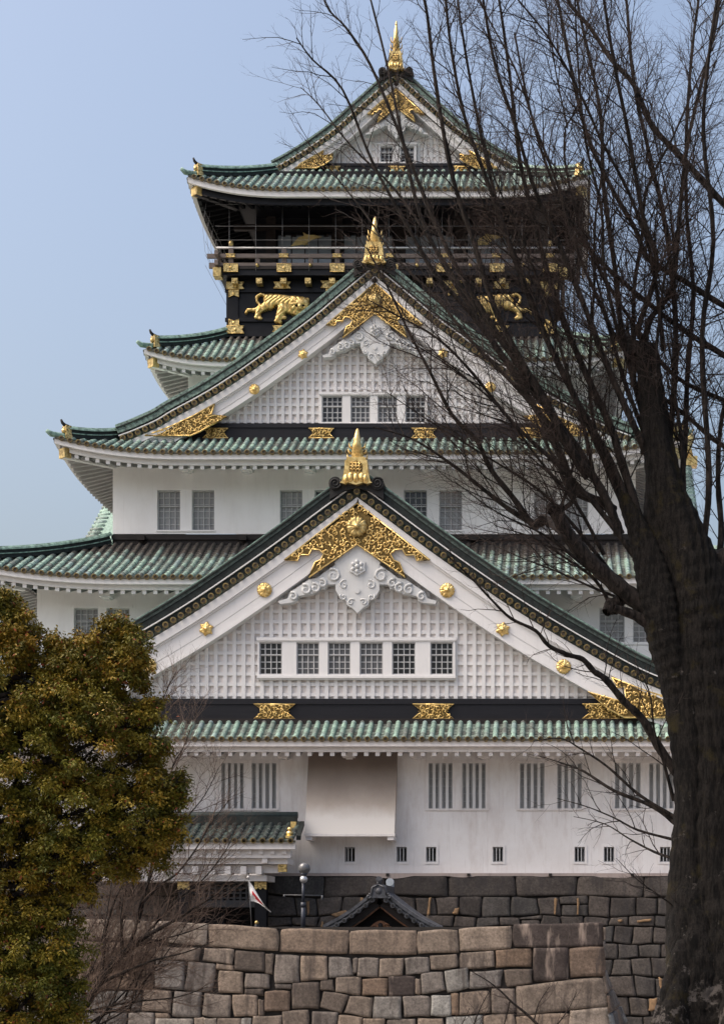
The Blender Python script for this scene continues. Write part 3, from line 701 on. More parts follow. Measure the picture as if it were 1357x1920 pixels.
    for i in range(rings + 1):
        t_ = i / rings; r_ = w0 * float(np.interp(t_, [0, .04, .25, .45, .5, .75, .92, 1], [.9, 1, .80, .66, .58, .36, .22, .12]))
        if t_ < .55: r_ *= 1 + .10 * (1 if i % 2 else -1)
        yy = D + .35 - .55 * math.sin(t_ * 2.6) * .8 - .1
        for j in range(n): a = 2 * math.pi * j / n; vs.append((xc + r_ * math.cos(a), yy + r_ * 1.15 * math.sin(a), z1p - .03 + Hs * t_ - .05 * abs(math.cos(a)) * (t_ < .6)))
    sh.add(vs, [(i * n + j, i * n + (j + 1) % n, (i + 1) * n + (j + 1) % n, (i + 1) * n + j) for i in range(rings) for j in range(n)] + [tuple(range(n))[::-1], tuple(rings * n + j for j in range(n))], 0, True)
    so_ = sh.build("dolphin_finial", M['gold'], T)
    for sx in (-1, 1):
        for v, l in ((.02, .30), (.2, .26), (.36, .30)):
            fn = MB(); xb_ = xc + sx * w0 * (1 - v * .75); zb = z1p + Hs * v
            fn.tube([(xb_, D, zb), (xb_ + sx * .10 * pk, D - .02, zb + .05), (xb_ + sx * .13 * pk, D, zb + l * Hs * .6)], [.05 * pk, .05 * pk, .012], 5, 0); fn.build("fin", M['gold_old'], so_)
    fn = MB(); fn.tube([(xc, D - .2, zt - .35), (xc, D + .05, zt - .1), (xc, D + .25, zt + .02)], [.05, .035, .02], 5, 0)
    fn.build("tail_fin", M['gold_old'], so_)
    # gilded filigree under the apex and the white carved pendant with scroll wings
    A = [(xc + a * gsx, Z(gap[0], D) - b * gsz) for a, b in GEGYO]
    full = A + [(xc, Z(gap[0], D) - 76.7 * gsz)] + [(2 * xc - a, b) for a, b in A[::-1][:-1]]
    rc = (xc, Z(gap[0], D) - 44 * gsz); rr_ = 20 * gsx
    gf = filigree("gilded_gegyo", full, D - 0.12, bo, r=0.165 * (gsx * 45) ** .8, tr=0.042 * (gsx * 45) ** .8, rim=0.038, th=0.13, seed=seed, holes=[(rc[0], rc[1], rr_)])
    rosette(rc, rr_, D - 0.2, gf, mat='gold_old')
    zb = Z(gap[0], D)
    def G(a, b): return (xc + a / 3.3925 * gsx, zb - (b - 560) / 3.3925 * gsz)
    pend = [(-145, 930), (-128, 985), (-105, 1025), (-137, 1060), (-140, 1105), (-115, 1150), (-75, 1168), (-68, 1200), (-32, 1222), (0, 1254)]
    pend = [G(*p) for p in pend] + [G(-a, b) for a, b in pend[::-1][1:]] + [G(0, 810)]
    pm = MB(); pm.prism(pend, D - 0.02, D + 0.4, 0)
    for sx in (-1, 1):
        for cx_, cy_, r_, a0 in ((-85, 1075, 32, 1.2), (-88, 1150, 24, 2.5), (-40, 1185, 24, 0.5)):
            c = G(sx * cx_, cy_); pm.tube(spiral(c, r_ / 3.39 * gsx, 1.1, a0 if sx > 0 else math.pi - a0, sx, D - 0.03, 12), 0.035 * sc, 4, 0)
    c = G(0, 960)
    hx = [(c[0] + 58 / 3.39 * gsx * math.sin(math.pi * k / 6) * (1 if k % 2 == 0 else .84), c[1] + 58 / 3.39 * gsz * math.cos(math.pi * k / 6) * (1 if k % 2 == 0 else .84)) for k in range(12)]
    pm.prism(hx, D - 0.12, D, 0)
    for k in range(6): a = math.pi * k / 3; pm.ball((c[0] + 30 / 3.39 * gsx * math.sin(a), D - .12, c[1] + 30 / 3.39 * gsz * math.cos(a)), 13 / 3.39 * gsx, 0, 7, 5)
    pm.ball((c[0], D - .15, c[1]), 15 / 3.39 * gsx, 0, 8, 5); pm.disc(G(0, 1112), 18 / 3.39 * gsx, D - .06, D, 12, 0)
    wing = [(570, 945), (510, 985), (450, 1030), (400, 1040), (340, 1080), (280, 1120), (262, 1160), (205, 1176), (212, 1195), (290, 1187), (322, 1175), (330, 1145), (420, 1130), (470, 1092), (500, 1100), (515, 1072), (570, 1070), (606, 1010)]
    for sx in (-1, 1):
        pm.prism([(G(sx * (a - 707), b)) for a, b in wing], D + 0.0, D + 0.42, 0)
        for cx_, cy_, r_ in ((555, 1015, 46), (485, 1065, 30), (440, 1095, 34), (380, 1105, 36), (300, 1148, 28)):
            c = G(sx * (cx_ - 707), cy_); pm.tube(spiral(c, r_ / 3.39 * gsx, 1.3, 1.0 if sx < 0 else 2.1, -sx, D - 0.02, 12), [0.07 * sc * (1 - .5 * i / 12) for i in range(13)], 5, 0)
            pm.ball((c[0], D + .02, c[1]), r_ / 3.39 * gsx * .95, 0, 9, 6, (1, .22, 1))
    pm.build("carved_pendant", M['carve'], bo)
    for (px, py, kind) in ros:
        rosette((X(px, D), Z(py, D)), (14.5 if kind == 0 else 15) * s * (1 if sc > .9 else .72), D - 0.0, bo, crest=kind == 1)
    # gilded ends of the barge boards
    for sx in (-1, 1):
        filigree("gilded_board_end", [(xc + sx * a * s, Z(b, D)) for a, b in corner], D - 0.10, bo, r=0.16 * sc, tr=0.04 * sc, rim=0.04, th=0.12, seed=seed + 40)
    return curve

rk1 = [(0, 924), (60, 968), (121.6, 1014), (204, 1073), (300, 1138), (387, 1191), (491, 1250), (551, 1279), (640, 1312), (745, 1338)]
gable(670, 73.3, rk1, 1.52, 1.0, 1 / 45.0, 1 / 45.0, (945,), (1308, 1346, 1357), None, (480, 852, 1193, 1272),
      ([(483, 526), (553, 596), (612, 655), (672, 716), (733, 777), (805, 848)], 1201, 1262, (0, 4, 5)), (17.4, 19.7, 7.2),
      [(220, 78, 28), (513, 78, 28), (811, 78, 28), (1130, 78, 28)],
      [(496, 1106, 0), (838, 1107, 0), (387, 1179, 1), (942, 1180, 1), (280, 1248, 0), (1056, 1250, 0)],
      [(476, 1271), (488, 1290), (500, 1288), (503, 1310), (490, 1315), (432, 1298), (470, 1330), (500, 1346), (700, 1346), (690, 1336), (620, 1320), (540, 1296)], 3, 84.0,
      1.0, (60, 911, 863, 802, 27), (0.28, 0.62, 0.74, 0.83))
rk2 = [(0, 511), (36, 541), (75, 573.6), (99, 594), (145, 629), (239, 697), (310, 743), (376, 779), (404, 796), (448, 815.6), (476, 826)]
gable(703, 79.8, rk2, 1.22, 0.85, .725 / 45, .80 / 45, (533,), (790, 819, 823), None, (598, 799.5, 731, 790),
      ([(601, 640), (655, 692), (706, 743), (758, 796)], 737, 787, (0, 3)), (14.1, 15.6, 6.0),
      [(402, 48, 18), (601, 48, 18), (794, 48, 18), (994, 48, 18)],
      [(477, 730, 0), (919, 726, 0), (568, 664.5, 1), (830, 663, 1)],
      [(300, 759), (306, 778), (314, 780), (320, 786), (300, 780), (277, 782), (330, 812), (345, 818), (430, 818), (412, 812), (380, 800), (340, 781)], 13, 90.0,
      .84, (46, 500, 462, 405, 23), (0.17, 0.32, 0.54, 0.70))
rk3 = [(0, 149), (12, 158), (33.5, 178), (70, 211), (114, 250), (160, 283), (198, 306.5), (225, 321)]
gable(743, 90.7, rk3, 0.98, 0.70, .45 / 45 * 1.08, .50 / 45 * 1.1, (169,), (301, 319, 321), None, (708, 779, 262, 301),
      ([(711, 735), (749, 775)], 267.5, 297, (0, 1)), (11.5, 12.5, 5.0),
      [(743, 32, 11), (622, 30, 11), (864, 30, 11)], [],
      [(136, 284), (140, 294), (118, 291), (120, 300), (135, 310), (150, 317), (190, 317), (178, 308)], 23, 100.0,
      .78, (34, 138, 105, 38, 17), (0.13, 0.22, 0.40, 0.55))
# side gables on the second roof, seen from their slopes
for sx in (-1, 1):
    xo = XC + sx * 15.5; mb = MB(); zr = Z(872, 97); ze_ = Z(1030, 88.6)
    def pt(x, t): return (x, 97 - 8.6 * t, zr + (ze_ - zr) * (1.12 * t - 0.12 * t * t))
    xi = XC + sx * 11.0
    mb.quad(pt(xo, 0), pt(xo, 1), pt(xi, 1), pt(xi, 0), 0)
    for k in range(13): mb.tube([pt(xo - sx * (0.12 + .38 * k), t / 8) for t in range(9)], 0.15 if k == 0 else 0.115, 7, 0, False)
    t = 0.02
    while t < 1.0:
        p = pt(xo, t); mb.tube([(p[0] + sx * .12, p[1], p[2] + .05), (p[0] - sx * .5, p[1], p[2] + .08)], 0.15, 8, 0); t += .045
    mb.box(min(xo, xi), max(xo, xi), 96.8, 97.2, zr, zr + .5, 1)
    o = mb.build("side_gable_roof", [M['tile'], M['verge_dark']], T)
    f = MB(); f.tube([(xo - sx * .2, 97, zr + .3), (xo - sx * .25, 97, zr + 1.0), (xo + sx * .05, 97, zr + 1.5), (xo - sx * .15, 97, zr + 2.0), (xo - sx * .4, 97, zr + 2.3)], [.5, .42, .3, .2, .06], 9, 0)
    f.box(xo - .45, xo + .45, 96.6, 97.4, zr - .1, zr + .4); f.tube([(xo - sx * .1, 97, zr + 1.5), (xo + sx * .3, 97, zr + 2.0)], [.14, .03], 6, 0)
    f.build("side_finial", M['gold'], o)

# ------------------------------------------------------------------ black storey with tigers, balcony and top room
W5 = 88.2; h5 = (1050 - 425) * W5 / F + XC
storey(W5, h5, Z(634, W5), Z(500, W5), [], 'black', "lacquered_wall")
mb = MB()
for a, b in ((622, 632), (597, 604), (541, 549), (510, 518)): mb.box(XC - h5 - .06, XC + h5 + .06, W5 - .10, W5 + .03, Z(b, W5), Z(a, W5))
for q in (425, 618, 830, 1024): mb.pbox(q, q + 22, 549, 597, W5, -.08, .02)
mb.build("lacquered_beam", M['black'], T)
def ribbon(px0, px1, py0, py1, D, d, ends, parent, name="gilded_fitting"):
    x0, x1, z0, z1 = X(px0, D), X(px1, D), Z(py1, D), Z(py0, D); c = (z0 + z1) / 2; n = (x1 - x0) * .13; vn = (z1 - z0) * .3
    p = [(x0, z0)]
    if 'b' in ends: p += [((x0 + x1) / 2, z0 + vn)]
    p += [(x1, z0)]
    if 'r' in ends: p += [(x1 - n, c)]
    p += [(x1, z1)]
    if 't' in ends: p += [((x0 + x1) / 2, z1 - vn)]
    p += [(x0, z1)]
    if 'l' in ends: p += [(x0 + n, c)]
    m = MB(); m.prism(p, D - d, D - d + .05, 0); ed = [(a, D - d - .005, b) for a, b in p]; m.tube(ed + ed[:1], .014, 4, 1)
    m.ball(((x0 + x1) / 2, D - d - .01, c), min(z1 - z0, x1 - x0) * .2, 1, 8, 5, (1, .5, 1))
    return m.build(name, [M['gold_pat'], M['gold']], parent)
MIR = 735 * 2
def both(px0, px1): return [(px0, px1), (MIR - px1, MIR - px0)]
for a, b in both(426, 459): ribbon(a, b, 531, 544, W5, .18, 'r' if a < 700 else 'l', T); ribbon(a, b, 613, 627, W5, .18, 'r' if a < 700 else 'l', T)
for a, b in both(430, 449): ribbon(a, b, 545, 559, W5, .14, 'b', T); ribbon(a, b, 600, 613, W5, .14, 't', T)
for a, b in both(602, 640): ribbon(a, b, 529, 542, W5, .18, 'lr', T); ribbon(a + 10, b - 10, 543, 556, W5, .14, 'b', T)
for a, b in both(514, 546): ribbon(a, b, 531, 543, W5, .18, 'lr', T, "gilded_cloud_fitting"); ribbon(a - 2, b - 2, 613, 624, W5, .18, 'lr', T, "gilded_cloud_fitting")
for i in range(13):
    q = 440 + i * 45.6; m = MB(); m.pbox(q - 5.5, q + 5.5, 521, 531, W5 - .55, 0, .5, 0); be = m.build("beam_end", M['gold_pat'], T)
    m = MB(); x, z = X(q, W5 - .55), Z(526, W5 - .55); m.prism([(x - .1, z), (x, z - .07), (x + .1, z), (x, z + .07)], W5 - .59, W5 - .55, 0); m.build("diamond_boss", M['gold'], be)

def tiger(mirror, dx, label):
    z3 = 5.654; D = W5 - .1
    caps = [(565, 650, 15, 500, 630, 14), (500, 630, 14, 458, 660, 14), (458, 660, 14, 464, 710, 13), (464, 710, 13, 494, 742, 13),
            (345, 832, 11, 368, 796, 15), (368, 796, 15, 450, 798, 19), (450, 798, 19, 500, 770, 30),
            (585, 688, 57, 700, 698, 64), (700, 698, 64, 820, 726, 74), (595, 738, 60, 545, 765, 42), (545, 765, 42, 480, 808, 31), (480, 808, 31, 470, 858, 27),
            (452, 878, 20, 500, 888, 22), (745, 780, 66, 705, 850, 39), (705, 850, 39, 686, 905, 31), (662, 917, 19, 712, 924, 19), (728, 884, 19, 762, 880, 19),
            (860, 740, 90, 935, 748, 88), (915, 795, 50, 935, 808, 45), (815, 795, 46, 880, 825, 38), (870, 668, 20, 872, 668, 20), (1000, 690, 20, 1001, 690, 20)]
    nx, ny = 100, 48; x0, x1, y0, y1 = 325, 1035, 605, 955; hgt = np.zeros((ny, nx)); xs = np.linspace(x0, x1, nx); ys = np.linspace(y0, y1, ny); GX, GY = np.meshgrid(xs, ys)
    for a, b, r1, c, d, r2 in caps:
        vx, vy = c - a, d - b; l2 = max(vx * vx + vy * vy, 1e-6); t = np.clip(((GX - a) * vx + (GY - b) * vy) / l2, 0, 1)
        dist = np.hypot(GX - a - t * vx, GY - b - t * vy); r = r1 + (r2 - r1) * t
        hgt = np.maximum(hgt, np.sqrt(np.maximum(0, r * r - dist * dist)))
    body = (GX < 830)
    st = np.sin((GX * 0.8 + GY * 0.45 + 18 * np.sin(GY * .045)) * .16)
    hgt2 = hgt * np.where(body & (st > .55), .72, 1.0)
    fx, fy = 932, 745; rad = np.hypot(GX - fx, GY - fy); ang = np.arctan2(GY - fy, GX - fx)
    hgt2 *= np.where((~body) & (rad > 45) & (np.sin(ang * 14) > .35), .78, 1.0)
    for ex in (890, 960): hgt2 *= np.where(np.hypot((GX - ex) * .8, GY - 768) < 12, .45, 1.0)
    hgt2 += np.where(np.hypot((GX - 925) * 1.2, GY - 790) < 24, 26, 0)
    hgt2 *= np.where((np.abs(GY - 826) < 7) & (np.abs(GX - 925) < 26), .6, 1.0)
    s = D / F / z3; mb = MB(); idx = -np.ones((ny, nx), int); vs = []
    for j in range(ny):
        for i in range(nx):
            px = 400 + xs[i] / z3; px = (MIR - px if mirror else px) + dx
            idx[j, i] = len(vs); vs.append((X(px, D), D - hgt2[j, i] * s * .62 - (0.05 if hgt[j, i] > 0 else -.12), Z(440 + ys[j] / z3, D)))
    fs = [(idx[j, i], idx[j, i + 1], idx[j + 1, i + 1], idx[j + 1, i]) for j in range(ny - 1) for i in range(nx - 1) if max(hgt[j, i], hgt[j + 1, i], hgt[j, i + 1], hgt[j + 1, i + 1]) > 0 and (hgt[j:j + 2, i:i + 2] > 0).sum() >= 2]
    mb.add(vs, fs, 0, True); o = mb.build("tiger_relief", M['gold'], T, label)
    e = MB()
    for ex in (888, 960):
        px = 400 + ex / z3; px = (MIR - px if mirror else px) + dx; e.ball((X(px, D), D - .62 * 86 * s * .9, Z(440 + 768 / z3, D)), .05, 0, 7, 5, (1.3, 1, .8))
    e.build("eyes", M['black'], o)
tiger(False, 0, "gilded crouching tiger facing out from the left panel"); tiger(True, -14, "gilded crouching tiger half hidden by twigs")

# balcony
DB = 87.6; hb = (1050 - 409) * DB / F + XC
bal = MB(); bal.box(XC - hb, XC + hb, DB, W5 + 1.5, Z(516, DB), Z(505, DB), 0); bal.box(XC - hb - .1, XC + hb + .1, DB - .06, DB + .4, Z(505, DB), Z(499, DB), 1)
for sx in (-1, 1): bal.box(XC + sx * hb - .2, XC + sx * hb + .2, DB - .3, DB + .3, Z(521, DB), Z(505, DB) , 2)
bo = bal.build("balcony_deck", [M['black'], M['darkbrown'], M['gold_old']], T)
rl = MB()
for a, b, over_ in ((493, 502.5, .45), (476, 483.5, .55)):
    rl.box(XC - hb - over_, XC + hb + over_, DB - .03, DB + .14, Z(b, DB), Z(a, DB), 0)
    for sx in (-1, 1): rl.box(XC + sx * hb - .09, XC + sx * hb + .09, DB - .5, YC + 8, Z(b, DB) - .01, Z(a, DB) - .01, 0)
rl.build("balcony_rail", M['brown'], bo)
r2 = MB(); r2.tube([(XC - hb - .1, DB + .05, Z(464, DB)), (XC + hb + .1, DB + .05, Z(464, DB))], .055, 7, 0); r2.build("steel_handrail", M['steel'], bo)
for i in range(13):
    q = 433 + i * 49.8
    if q > 1040: break
    m = MB(); wd = 4.5 if i % 2 == 0 else 4.2; top = 460 if i in (0, 12) else (466 if i % 2 == 0 else 478)
    m.pbox(q - wd, q + wd, top, 505, DB, .01, .13, 0)
    if i in (0, 12): m.ball((X(q, DB), DB + .07, Z(456, DB)), .13, 1, 9, 6, (1, 1, 1.3))
    o = m.build("balcony_post", [M['brown'], M['gold_old']], bo)
    m = MB()
    if i % 2 == 0:
        ribbon(q - 13, q + 14, 496, 511, DB, .12, '', o, "post_fitting"); ribbon(q - 9, q + 9, 477, 483, DB, .08, 'lr', o, "post_fitting")
    else: m.ball((X(q, DB), DB - .05, Z(498, DB)), .10, 0, 9, 6); m.build("post_boss", M['gold_old'], o)
# wire fence rods round the balcony
nt = MB()
for i in range(13):
    q = 430 + i * 49.8
    if q < 1050: nt.tube([P(q, 383, DB - .2), P(q, 508, DB - .2)], .009, 4, 0)
for y in (383, 424, 450): nt.tube([P(404, y, DB - .2), P(1060, y, DB - .2)], .008, 4, 0)
for sx in (-1, 1):
    for k in range(14):
        yy = DB - .2 + k * 1.0; xa = XC + sx * (hb + .1)
        nt.tube([(xa + sx * .45, yy, Z(383, DB)), (xa + sx * .62, yy, Z(430, DB)), (xa + sx * .5, yy, Z(475, DB)), (xa, yy, Z(512, DB))], .008, 4, 0)
    for y in (400, 430, 455, 480, 500): nt.tube([(XC + sx * (hb + .6), DB - .2, Z(y, DB)), (XC + sx * (hb + .6), DB + 14, Z(y, DB))], .009, 4, 0)
nt.build("safety_wire", M['wire'], T)
# top room behind the balcony
W6 = 89.8; h6 = 7.1
storey(W6, h6, Z(507, W6), Z(365, W6) + 1.2, [hole(521, 621, 440, 500, W6), hole(645, 735, 440, 500, W6), hole(760, 850, 440, 500, W6), hole(880, 960, 440, 500, W6)], 'black', "top_room_wall", .2)
mb = MB()
for q in (500, 624, 740, 855, 965): mb.pbox(q, q + 18, 400, 507, W6, -.2, .01)
mb.pbox(440, 1030, 424, 434, W6, -.25, 0); mb.build("top_room_post", M['darkbrown'], T)
for a, b in ((521, 621), (645, 735), (760, 850), (880, 960)):
    m = MB(); m.pbox(a, b, 440, 500, W6, .12, .16); g = m.build("glass_screen", M['glass_grey'], T)
    m = MB()
    for k in range(1, 4): q = a + (b - a) * k / 4; m.pbox(q - .8, q + .8, 440, 500, W6, .08, .12)
    for k in range(5): q = a + (b - a) * (k + .5) / 5; m.pbox(q - 4, q + 4, 436, 443, W6, .0, .08)
    m.build("screen_bars", M['darkbrown'], g)
for dx in (0, 340):
    cr = [(545, 462), (552, 454), (560, 445), (570, 442), (568, 436), (576, 440), (590, 441), (603, 444), (590, 448), (582, 451), (576, 455), (578, 459), (571, 457), (563, 459)]
    m = MB(); m.prism([(X(a + dx, W6 - .3), Z(b, W6 - .3)) for a, b in cr], W6 - .32, W6 - .26, 0); m.tube([P(576 + dx, 456, W6 - .32), P(571 + dx, 459, W6 - .34), P(566 + dx, 456, W6 - .32)], .04, 5, 0)
    m.build("crane_relief", M['crane'], T)
mb = MB(); mb.box(XC - 8.4, XC + 8.4, E5 + 1.0, YC + 8, Z(366, E5) + .3, Z(366, E5) + .35); mb.build("top_ceiling", M['black'], T)
# ------------------------------------------------------------------ ground and stone ramparts
def stone_mat(name, stops, dark, streak):
    m, N, L, b = nodes(name)
    g = N.new("ShaderNodeNewGeometry"); r = ramp(N, stops); r.color_ramp.interpolation = 'LINEAR'; L.new(g.outputs['Random Per Island'], r.inputs[0])
    n = noise(N, L, 1.3, 6, 0.7); n2 = noise(N, L, 11, 6, 0.72); n3 = noise(N, L, 1.1, 4, 0.6, (2.4, 2.4, 0.45))
    r2 = ramp(N, [(0.30, (0.40,) * 3), (0.68, (1.22,) * 3)]); L.new(n2.outputs[0], r2.inputs[0])
    c = mixc(N, L, 0.9, r.outputs[0], r2.outputs[0], 'MULTIPLY')
    r1 = ramp(N, [(0.38, (0.6,) * 3), (0.62, (1.12,) * 3)]); L.new(n.outputs[0], r1.inputs[0]); c = mixc(N, L, 0.8, c, r1.outputs[0], 'MULTIPLY')
    r3 = ramp(N, [(0.53, (0, 0, 0)), (0.66, (streak,) * 3)]); L.new(n3.outputs[0], r3.inputs[0]); c = mixc(N, L, r3.outputs[0], c, dark)
    L.new(c, b.inputs['Base Color']); b.inputs['Roughness'].default_value = 0.85; b.inputs['Specular IOR Level'].default_value = 0.25
    bump(N, L, b, n2.outputs[0], 0.5, 0.03); return m
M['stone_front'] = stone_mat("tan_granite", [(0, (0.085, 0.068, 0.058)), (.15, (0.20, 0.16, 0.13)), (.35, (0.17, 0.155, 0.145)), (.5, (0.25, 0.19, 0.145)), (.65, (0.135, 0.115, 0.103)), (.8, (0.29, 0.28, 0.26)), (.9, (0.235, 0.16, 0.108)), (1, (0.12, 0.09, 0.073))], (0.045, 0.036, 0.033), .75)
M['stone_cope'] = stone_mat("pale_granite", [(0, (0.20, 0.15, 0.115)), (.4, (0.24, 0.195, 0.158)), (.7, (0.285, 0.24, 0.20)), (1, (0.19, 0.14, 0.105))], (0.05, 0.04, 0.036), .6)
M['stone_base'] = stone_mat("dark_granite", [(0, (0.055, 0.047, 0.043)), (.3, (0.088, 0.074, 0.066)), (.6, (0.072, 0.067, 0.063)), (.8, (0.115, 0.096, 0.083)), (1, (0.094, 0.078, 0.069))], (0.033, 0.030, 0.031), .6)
M['joint'] = simple("dark_joint_earth", (0.030, 0.025, 0.022), 0.95, 0, 0.4, 4)
M['chip'] = simple("ochre_filler_stone", (0.27, 0.165, 0.085), 0.85, 0, 0.4, 5)
M['ground'] = simple("pale_gravel", (0.32, 0.295, 0.265), 0.95, 0, 0.4, 0.8, None, (1, 1, 1), 0.3)
gm = MB(); gx = [-400, -120, -60, -30, -10, 10, 30, 60, 120, 400]; gy = [-60, 0, 18, 24, 40, 58, 60, 140, 400, 1500]
gz = {-60: 0, 0: 0, 18: 0, 24: -.4, 40: -1.6, 58: -3.0, 60: -3.0, 140: -3.0, 400: -3.0, 1500: -3.0}
gm.add([(a, b, gz[b]) for b in gy for a in gx], [(j * 10 + i, j * 10 + i + 1, j * 10 + 11 + i, j * 10 + 10 + i) for j in range(9) for i in range(9)])
g = gm.build("ground", M['ground']); g['kind'] = 'structure'

GR = [0, .035, .14, .38, .62, .86, .965, 1]
def stone(mb, a, b, c, d, nrm, bulge=0.07, rec=0.14, m=0, n=8, rnd=None):
    """one dressed block filling the quad a b c d (3-D, clockwise from top left), rounded towards its edges"""
    rnd = rnd or R; a, b, c, d, nrm = map(Vector, (a, b, c, d, nrm)); w_, h_ = (b - a).length, (d - a).length; vs = []
    ph = [rnd.uniform(0, 6.28) for _ in range(6)]; tilt = (rnd.gauss(0, .03), rnd.gauss(0, .03)); amp = .018; kc = [rnd.choice((.01, .02, .03, .07)) for _ in range(4)]
    for j in range(n):
        for i in range(n):
            u, v = GR[i], GR[j]
            uu, vv = GR[i], GR[j]
            # rounded corners
            cu, cv = abs(2 * uu - 1), abs(2 * vv - 1); k = 1 - kc[(uu > .5) + 2 * (vv > .5)] * (cu * cv) ** 4
            pu, pv = .5 + (uu - .5) * k, .5 + (vv - .5) * k
            p = a * (1 - pu) * (1 - pv) + b * pu * (1 - pv) + c * pu * pv + d * (1 - pu) * pv
            du = min(uu, 1 - uu) * w_; dv_ = min(vv, 1 - vv) * h_; e = min(du, dv_); f = min(1, e / .024); f = f * (2 - f)
            if i in (0, n - 1): p = p + (b - a).normalized() * math.sin(ph[0] + v * 5 + i) * amp
            if j in (0, n - 1): p = p + (d - a).normalized() * math.sin(ph[1] + u * 6 + j) * amp
            o = -rec * (1 - f) + bulge * (math.sin(ph[2] + u * 3.1) * .35 + math.sin(ph[3] + v * 2.7) * .35 + .3) * f + rnd.gauss(0, .006) * f + (u - .5) * tilt[0] * w_ + (v - .5) * tilt[1] * h_
            vs.append(tuple(p + nrm * o))
    mb.add(vs, [(j * n + i, j * n + i + 1, j * n + n + i + 1, j * n + n + i) for j in range(n - 1) for i in range(n - 1)], m, True)

# --- small forward rampart of pale blocks (digitised stone by stone)
DF = 62.0; ZT = Z(1735, DF)
def fpt(px, py):
    D = DF - 0.10 * max(0, (py - 1735)) * DF / F; return P(px, py, D)
q6 = """200,212,453,222,453,320,200,300 c|462,225,780,243,780,345,462,325 c|787,245,1097,252,1095,358,787,350 c|1102,255,1408,252,1408,362,1102,360 c|
1412,258,1595,248,1595,350,1412,358 c|1600,246,1835,232,1838,335,1600,350 c|1842,228,2252,218,2256,325,1850,330 c|-150,200,195,211,195,300,-150,290 c|
225,330,425,335,415,390,225,380|445,335,575,340,570,408,440,385|585,345,718,355,715,440,580,430|725,360,755,362,750,450,722,448|768,362,872,370,870,490,762,492|882,368,1000,372,998,475,880,480|
1010,375,1105,378,1118,455,1010,468|1145,380,1232,378,1230,462,1140,462|1240,385,1345,380,1342,455,1238,465|500,405,575,415,575,435,500,425|225,390,355,395,345,520,220,510|
375,398,495,405,480,530,352,525|512,435,618,445,615,538,508,530|632,450,738,455,735,512,630,512|630,520,710,520,710,545,630,542|845,492,965,490,960,605,842,605|1045,468,1155,465,1148,545,1038,530|
1162,475,1275,472,1272,545,1162,545|1280,462,1400,462,1400,548,1280,550|975,480,1025,480,1028,525,970,520|768,500,838,500,838,515,768,515|170,525,290,530,290,622,160,615|310,532,428,535,422,650,300,640|
445,542,562,550,560,648,435,640|570,545,685,548,680,642,580,640|718,530,830,528,830,615,718,618|985,530,1098,548,1065,628,970,600|1105,553,1205,560,1200,648,1080,625|1215,555,1335,555,1335,655,1210,650|
690,570,712,570,712,640,692,640|100,628,215,630,210,720,95,720|225,630,282,632,282,650,225,650|222,655,395,655,390,730,220,730|505,655,610,652,608,730,500,730|665,645,795,642,790,720,660,720|
800,622,915,615,915,720,800,720|935,620,1050,630,1035,720,930,715|1055,638,1160,648,1150,730,1045,730|1165,655,1260,655,1260,730,1165,730|1275,662,1400,655,1400,740,1275,740|
400,652,440,650,440,720,402,720|445,655,498,655,496,725,446,725|614,655,655,652,652,720,612,720|840,650,930,650|1120,382,1140,380,1136,440,1120,450|
1355,380,1460,375,1465,440,1360,455|1470,372,1590,362,1592,420,1472,430|1605,360,1758,345,1758,418,1605,425|1768,345,1925,335,1927,412,1770,418|1937,333,2092,333,2098,478,1940,482|
2098,333,2258,328,2260,455,2105,465|1402,475,1420,475,1425,540,1402,540|1425,450,1522,440,1535,520,1435,543|1530,440,1635,422,1643,512,1550,535|1650,445,1795,435,1785,505,1648,515|
1803,435,1928,430,1928,490,1820,510|1855,508,2258,465,2272,595,1865,640|1345,552,1465,552,1470,640,1355,642|1475,552,1558,548,1565,640,1475,640|1565,540,1595,540,1595,635,1568,635|
1605,535,1738,528,1740,625,1600,635|1750,520,1850,518,1852,625,1748,630|1405,655,1410,740|1415,655,1525,655,1530,740,1415,740|1540,650,1700,640,1710,740,1545,740|1710,640,1850,630,1860,740,1715,740|
1860,645,2100,628,2100,740,1865,740|2105,620,2275,603,2290,740,2100,740|-150,305,215,312,212,400,-150,400|-150,410,210,405,205,515,-150,520|-150,530,150,530,145,615,-150,620|-150,630,85,630,80,720,-150,720"""
mb = MB(); cp = MB(); cps = []; sts = []; cs = MB()
STAINED = {(2179, 395), (2016, 406), (2015, 406), (2059, 552), (819, 428), (1339, 506), (684, 481), (1848, 376), (2017, 406), (2058, 552), (820, 428), (1340, 506), (685, 481), (1848, 377)}
for it in q6.replace("\n", "").split("|"):
    it = it.strip(); cope = it.endswith("c"); v = [float(q) for q in it.rstrip(" c").split(",") if q]
    if len(v) != 8: continue
    mx, my = sum(v[0::2]) / 4, sum(v[1::2]) / 4
    v = [q + math.copysign(3.6 if not cope else 2, q - (mx if k % 2 == 0 else my)) for k, q in enumerate(v)]
    st_q = (round(mx), round(my)) in STAINED
    p = [fpt(200 + v[k] / 2.423, 1640 + v[k + 1] / 2.423) for k in (0, 2, 4, 6)]
    if cope: cps.append((p, v[0] > 1830))
    elif st_q: ms = MB(); sts.append(ms); stone(ms, *p, (0, -1, .1), .028, .08)
    else: stone(mb, *p, (0, -1, .1), .028, .08)
